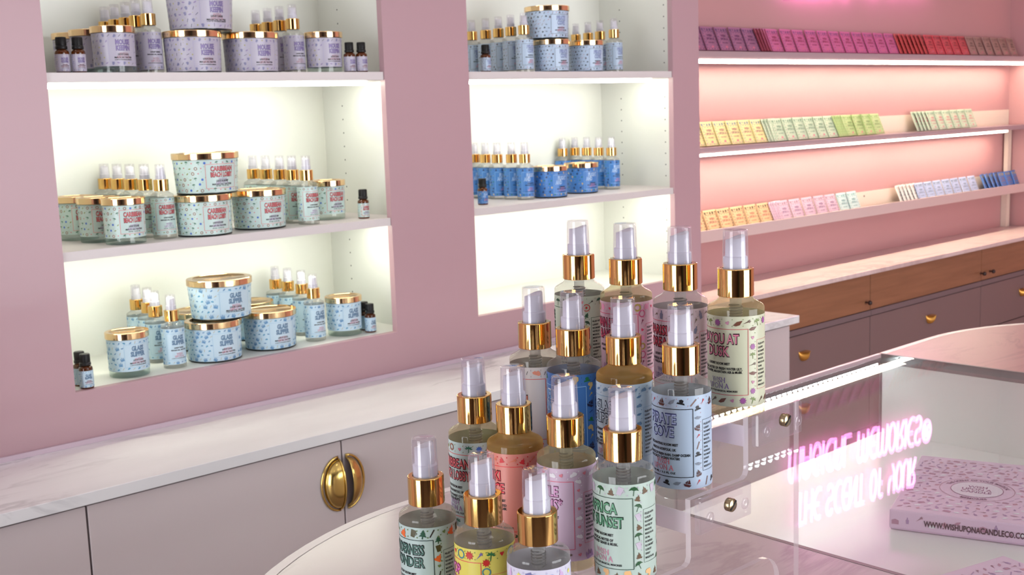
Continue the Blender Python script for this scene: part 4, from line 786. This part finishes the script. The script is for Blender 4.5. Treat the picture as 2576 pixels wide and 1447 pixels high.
shelf_items('mousec', NZ2, SL, [
 ('drop', '@ oil bottle, leftmost on the top shelf of the left niche', 156, 140, 2.285, 0), ('drop', '@ oil bottle, touching the leftmost one on the top left shelf', 197, 140, 2.278, 0),
 ('tumbler', '@ tumbler candle, backmost of the three at the left of the top shelf', 186, 120, 2.500, 0), ('tumbler', '@ tumbler candle, middle of the three at the left of the top shelf', 231, 120, 2.405, 0), ('tumbler', '@ tumbler candle, frontmost of the three at the left of the top shelf', 286, 120, 2.312, 0)]
 + row('spray', [268, 293, 320, 346, 376], 90, [2.545, 2.490, 2.440, 2.390, 2.340], 'left of the stacked lilac grey candles')
 + [('mid', '@ wide candle, lower left of the three stacked on the top shelf', 485, 130, 2.318, 0), ('mid', '@ wide candle, lower right of the three stacked on the top shelf', 631, 130, 2.322, 0), ('large', '@ large candle on top of two others, cut by the frame edge', 503, 30, 2.325, .0882)]
 + row('spray', [646, 676, 706, 738], 90, [2.500, 2.445, 2.395, 2.345], 'right of the stacked lilac grey candles')
 + [('tumbler', '@ tumbler candle at the right of the top shelf, left of two oil bottles', 815, 130, 2.325, 0),
 ('drop', '@ oil bottle beside the right tumbler candle on the top left shelf', 879, 140, 2.284, 0), ('drop', '@ oil bottle, rightmost on the top shelf of the left niche', 909, 140, 2.275, 0)], 0)
shelf_items('lobby', NZ1, SM, [
 ('tumbler', '@ tumbler candle, backmost and leftmost on the middle shelf', 196, 550, 2.484, 0), ('tumbler', '@ tumbler candle, second of the three at the left of the middle shelf', 250, 550, 2.392, 0), ('tumbler', '@ tumbler candle, frontmost of the three at the left of the middle shelf', 313, 555, 2.302, 0)]
 + row('spray', [268, 300, 332, 368, 408], 500, [2.545, 2.490, 2.435, 2.378, 2.318], 'left of the stacked pale aqua candles')
 + [('mid', '@ wide candle, lower left of the three stacked on the middle shelf', 513, 540, 2.308, 0), ('mid', '@ wide candle, lower right of the three stacked on the middle shelf', 652, 525, 2.330, 0), ('large', '@ large candle resting on top of two others on the middle shelf', 518, 430, 2.318, .0882)]
 + row('spray', [640, 672, 707, 738, 773], 480, [2.530, 2.475, 2.415, 2.360, 2.300], 'right of the stacked pale aqua candles')
 + [('tumbler', '@ tumbler candle at the right of the middle shelf', 824, 505, 2.372, 0), ('drop', '@ oil bottle standing alone at the right of the middle shelf', 914, 515, 2.300, 0)], 0)
shelf_items('glassc', NZ0, SB, [
 ('drop', '@ oil bottle, rear one of two at the left end of the niche bottom', 202, 930, 2.296, 0), ('drop', '@ oil bottle, front one of two at the left end of the niche bottom', 216, 935, 2.262, 0),
 ('tumbler', '@ tumbler candle right of the two oil bottles at the niche bottom', 323, 890, 2.312, 0)]
 + row('spray', [350, 378, 395, 435], 840, [2.520, 2.455, 2.390, 2.305], 'left of the stacked light blue candles')
 + [('mid', '@ wide candle, lower left of the three stacked at the niche bottom', 540, 865, 2.318, 0), ('mid', '@ wide candle, lower right of the three stacked at the niche bottom', 680, 840, 2.334, 0), ('large', '@ large candle resting on top of two others at the niche bottom', 554, 745, 2.332, .0882),
 ('mid', '@ wide candle half hidden behind the lower left stacked candle', 500, 830, 2.470, 0), ('mid', '@ wide candle half hidden behind the lower right stacked candle', 625, 800, 2.485, 0)]
 + row('spray', [698, 729, 763, 791], 790, [2.530, 2.470, 2.400, 2.315], 'right of the stacked light blue candles')
 + [('tumbler', '@ tumbler candle at the right of the niche bottom', 866, 800, 2.325, 0), ('drop', '@ oil bottle, rear one of two at the right end of the niche bottom', 917, 800, 2.330, 0), ('drop', '@ oil bottle, front one of two at the right end of the niche bottom', 931, 800, 2.294, 0)], 0)
SR, SQ = 'top shelf in view of the right niche', 'middle shelf of the right niche'
shelf_items('pirate', NZ2, SR, [('drop', '@ oil bottle at the left of the top shelf of the right niche', 1221, 140, 2.278, 0)]
 + row('spray', [1188, 1223, 1255, 1286, 1319], 110, [2.535, 2.480, 2.425, 2.370, 2.315], 'left of the black-motif candles')
 + [('small', '@ candle with black motifs, lower left of three, top right shelf', 1387, 130, 2.312, 0), ('small', '@ candle with black motifs, lower right of three, top right shelf', 1474, 130, 2.320, 0), ('mid', '@ candle with black motifs on two others, top right shelf', 1376, 50, 2.318, .0882)]
 + row('spray', [1449, 1480, 1510, 1545], 110, [2.535, 2.475, 2.415, 2.345], 'right of the black-motif candles'), 0)
shelf_items('royal', NZ1, SQ, [('drop', '@ oil bottle at the left of the middle shelf of the right niche', 1214, 480, 2.328, 0)]
 + row('spray', [1195, 1222, 1252, 1288, 1321], 440, [2.551, 2.4985, 2.449, 2.400, 2.350], 'left of the blue candles')
 + [('small', '@ candle, left one of two on the middle shelf of the right niche', 1384, 460, 2.345, 0), ('small', '@ candle, right one of two on the middle shelf of the right niche', 1463, 450, 2.375, 0)]
 + row('spray', [1416, 1447, 1477, 1507, 1539], 420, [2.551, 2.548, 2.495, 2.446, 2.392], 'right of the blue candles'), 0)

# ---------------------------------------------------------------- scented packets on the wall ledges
def packet_mesh(key, base, ink, logo, pic, face):
    pal = [mat('packet_' + key, base, .35)]
    for c in (ink, logo, pic): pal.append(mat('pk_%02x%02x%02x' % tuple(int(q * 255) for q in c), c, .4))
    return pal
WPK, HPK = .0805, .086
def make_packet(key, base, ink, pic):
    t = thing('scented_packet', '', 'packet')
    pal = packet_mesh(key, base, ink, (.82, .45, .55), pic, 0); m = MB(); m.box(0, WPK, -.0045, 0, 0, HPK)
    fn = lambda u, v, off: (u, -.0045 - off, v)
    # flap seam
    bo = m.build('pouch', [pal[0]], t, bevel=.0012)
    m = MB(); put_text(m, fn, 'WISH', WPK / 2, .054, .0085, 1, off=.0003, bold=.05, sx=1.1); put_text(m, fn, 'UPON A', WPK / 2, .042, .0085, 1, off=.0003, bold=.05, sx=1.1)
    put_text(m, fn, 'WAX MELT', WPK / 2, .028, .0045, 1, off=.0003, bold=.04, sx=1.2); 
    for q in range(5):
        for s in (M_heart, M_palm, M_burst)[q % 3]():
            m.add([fn(.008 + q * .0160 + x * .012, .074 + y * .013, .0003) for x, y in s], [list(range(len(s)))], 3)
    for s in M_cloud(): m.add([fn(WPK / 2 + x * .016, .013 + y * .015, .0003) for x, y in s], [list(range(len(s)))], 2)
    for q in range(9):          # the small pattern running round the edge of the pouch
        u = .006 + q * .0086; v = .066 + .003 * (q % 2)
        for s in (M_leaf, M_cloud, M_star)[q % 3](): m.add([fn(u + x * .0065, v + y * .006, .0003) for x, y in s], [list(range(len(s)))], 3 if q % 2 else 1)
        for s in (M_cloud, M_leaf, M_heart)[q % 3](): m.add([fn(u + x * .006, .005 + y * .006, .0003) for x, y in s], [list(range(len(s)))], 3 if q % 2 else 2)
        if 0 < q < 8:
            for e in (.0125, WPK - .0125): m.add([fn(e + x * .0045, .004 + q * .0075 + y * .005, .0003) for x, y in M_leaf()[0]], [list(range(5))], 2 if q % 2 else 3)
    for q in range(6):
        for e in (.006, WPK - .006): m.add([fn(e + x * .007, .008 + q * .0105 + y * .008, .0003) for x, y in M_diamond()[0]], [list(range(4))], 3)
    m.build('print', pal, t)
    return t
PK = {}
CNT = {}; CUR = {}
def run(shelf, shelfname, cname, key, base, ink, pic, z, px0, px1, py, n, tight=False):
    """n packets side by side (or fanned tightly) between two pixels of the ledge front"""
    if key not in PK: PK[key] = make_packet(key, base, ink, pic); fresh = True
    else: fresh = False
    xa = on_y(px0, py[0], 2.465).x; xb = on_y(px1, py[1], 2.465).x
    xa = max(xa, CUR.get(z, 0))
    if not tight: n = max(1, math.ceil((xb - xa) / .0815))
    step = (xb - xa) / n; CUR[z] = xa + step * n
    g = f'{cname} packets on the {shelfname} wall ledge'
    for i in range(n):
        o = PK[key] if (fresh and i == 0) else copy_tree(PK[key])
        x = xa + (xb - xa) * i / max(n, 1); lean = math.radians(-21 + rr.uniform(-1, 1))
        k = CNT.get((g, tight), 0); CNT[(g, tight)] = k + 1
        o['group'] = g; o['label'] = ''
        if tight: o.rotation_euler = (lean, 0, math.radians(17)); o.location = (x, 2.459, z + .003)
        else: o.rotation_euler = (lean + 0, 0, math.radians(5.5)); o.location = (x, 2.4605, z + .003)
        o['_i'] = i; o['_t'] = int(tight); ALLP.setdefault(g, []).append(o)
ALLP = {}
ZA, ZB_, ZC_ = 1.702, 1.385, 1.084
A3 = ('a', 'top'); B3 = ('b', 'middle'); C3 = ('c', 'lower')
run(*A3, 'purple', 'purple', (.62, .42, .54), (.40, .22, .38), (.36, .26, .42), ZA, 1738, 1912, (125, 125), 6)
run(*A3, 'maroon', 'maroon', (.52, .20, .26), (.34, .12, .18), (.70, .40, .44), ZA, 1903, 1940, (125, 125), 4, True)
run(*A3, 'hot pink', 'hotpink', (.80, .43, .60), (.58, .22, .36), (.50, .30, .48), ZA, 1930, 2262, (125, 122), 12)
run(*A3, 'orange red', 'orangered', (.78, .32, .30), (.48, .14, .16), (.30, .16, .18), ZA, 2262, 2335, (122, 122), 7, True)
run(*A3, 'red', 'red', (.82, .34, .36), (.56, .18, .22), (.36, .18, .22), ZA, 2328, 2440, (122, 121), 5)
run(*A3, 'brown', 'brown', (.66, .54, .50), (.38, .30, .28), (.48, .38, .36), ZA, 2440, 2562, (121, 120), 6)
run(*B3, 'yellow', 'yellow', (.87, .83, .60), (.60, .40, .42), (.42, .50, .58), ZB_, 1740, 1930, (365, 345), 7)
run(*B3, 'mint', 'mint', (.72, .79, .70), (.40, .52, .44), (.36, .50, .42), ZB_, 1922, 1952, (348, 345), 3, True)
run(*B3, 'mint', 'mint', None, None, None, ZB_, 1940, 2108, (345, 330), 6)
run(*B3, 'leaf green', 'leaf', (.66, .75, .52), (.40, .50, .30), (.42, .54, .30), ZB_, 2095, 2132, (332, 330), 5, True)
run(*B3, 'leaf green', 'leaf', None, None, None, ZB_, 2122, 2222, (330, 322), 4)
run(*B3, 'pale green', 'palegreen', (.75, .82, .73), (.76, .42, .46), (.36, .52, .42), ZB_, 2305, 2342, (315, 312), 4, True)
run(*B3, 'pale green', 'palegreen', None, None, None, ZB_, 2335, 2456, (312, 302), 5)
run(*C3, 'orange', 'orange', (.90, .75, .58), (.68, .42, .36), (.28, .28, .20), ZC_, 1745, 1948, (590, 560), 7)
run(*C3, 'lilac', 'lilac', (.83, .71, .78), (.52, .40, .54), (.58, .46, .52), ZC_, 1944, 1966, (560, 560), 3, True)
run(*C3, 'lilac', 'lilac', None, None, None, ZC_, 1960, 2116, (560, 540), 5)
run(*C3, 'aqua', 'aqua', (.76, .84, .84), (.40, .56, .60), (.42, .62, .64), ZC_, 2112, 2166, (540, 535), 2)
run(*C3, 'white', 'white', (.93, .93, .91), (.60, .58, .60), (.74, .50, .50), ZC_, 2265, 2312, (515, 510), 5, True)
run(*C3, 'blue grey', 'bluegrey', (.72, .78, .90), (.46, .52, .66), (.34, .40, .52), ZC_, 2305, 2465, (510, 490), 7)
run(*C3, 'deep blue', 'deepblue', (.28, .50, .80), (.62, .48, .48), (.82, .72, .42), ZC_, 2478, 2520, (488, 482), 4, True)
run(*C3, 'deep blue', 'deepblue', None, None, None, ZC_, 2515, 2600, (482, 470), 4)
for g, L in ALLP.items():
    n = len(L); nm, sh = g.split(' packets on the ')
    for i, o in enumerate(L):
        tt = o['_t']; del o['_i']; del o['_t']
        pos = 'leftmost' if i == 0 else ('rightmost' if i == n - 1 else (ORD[i] + ' from the left'))
        o['label'] = f"{nm} packet{' edge-on' if tt else ''}, {pos} of its colour, {sh}"
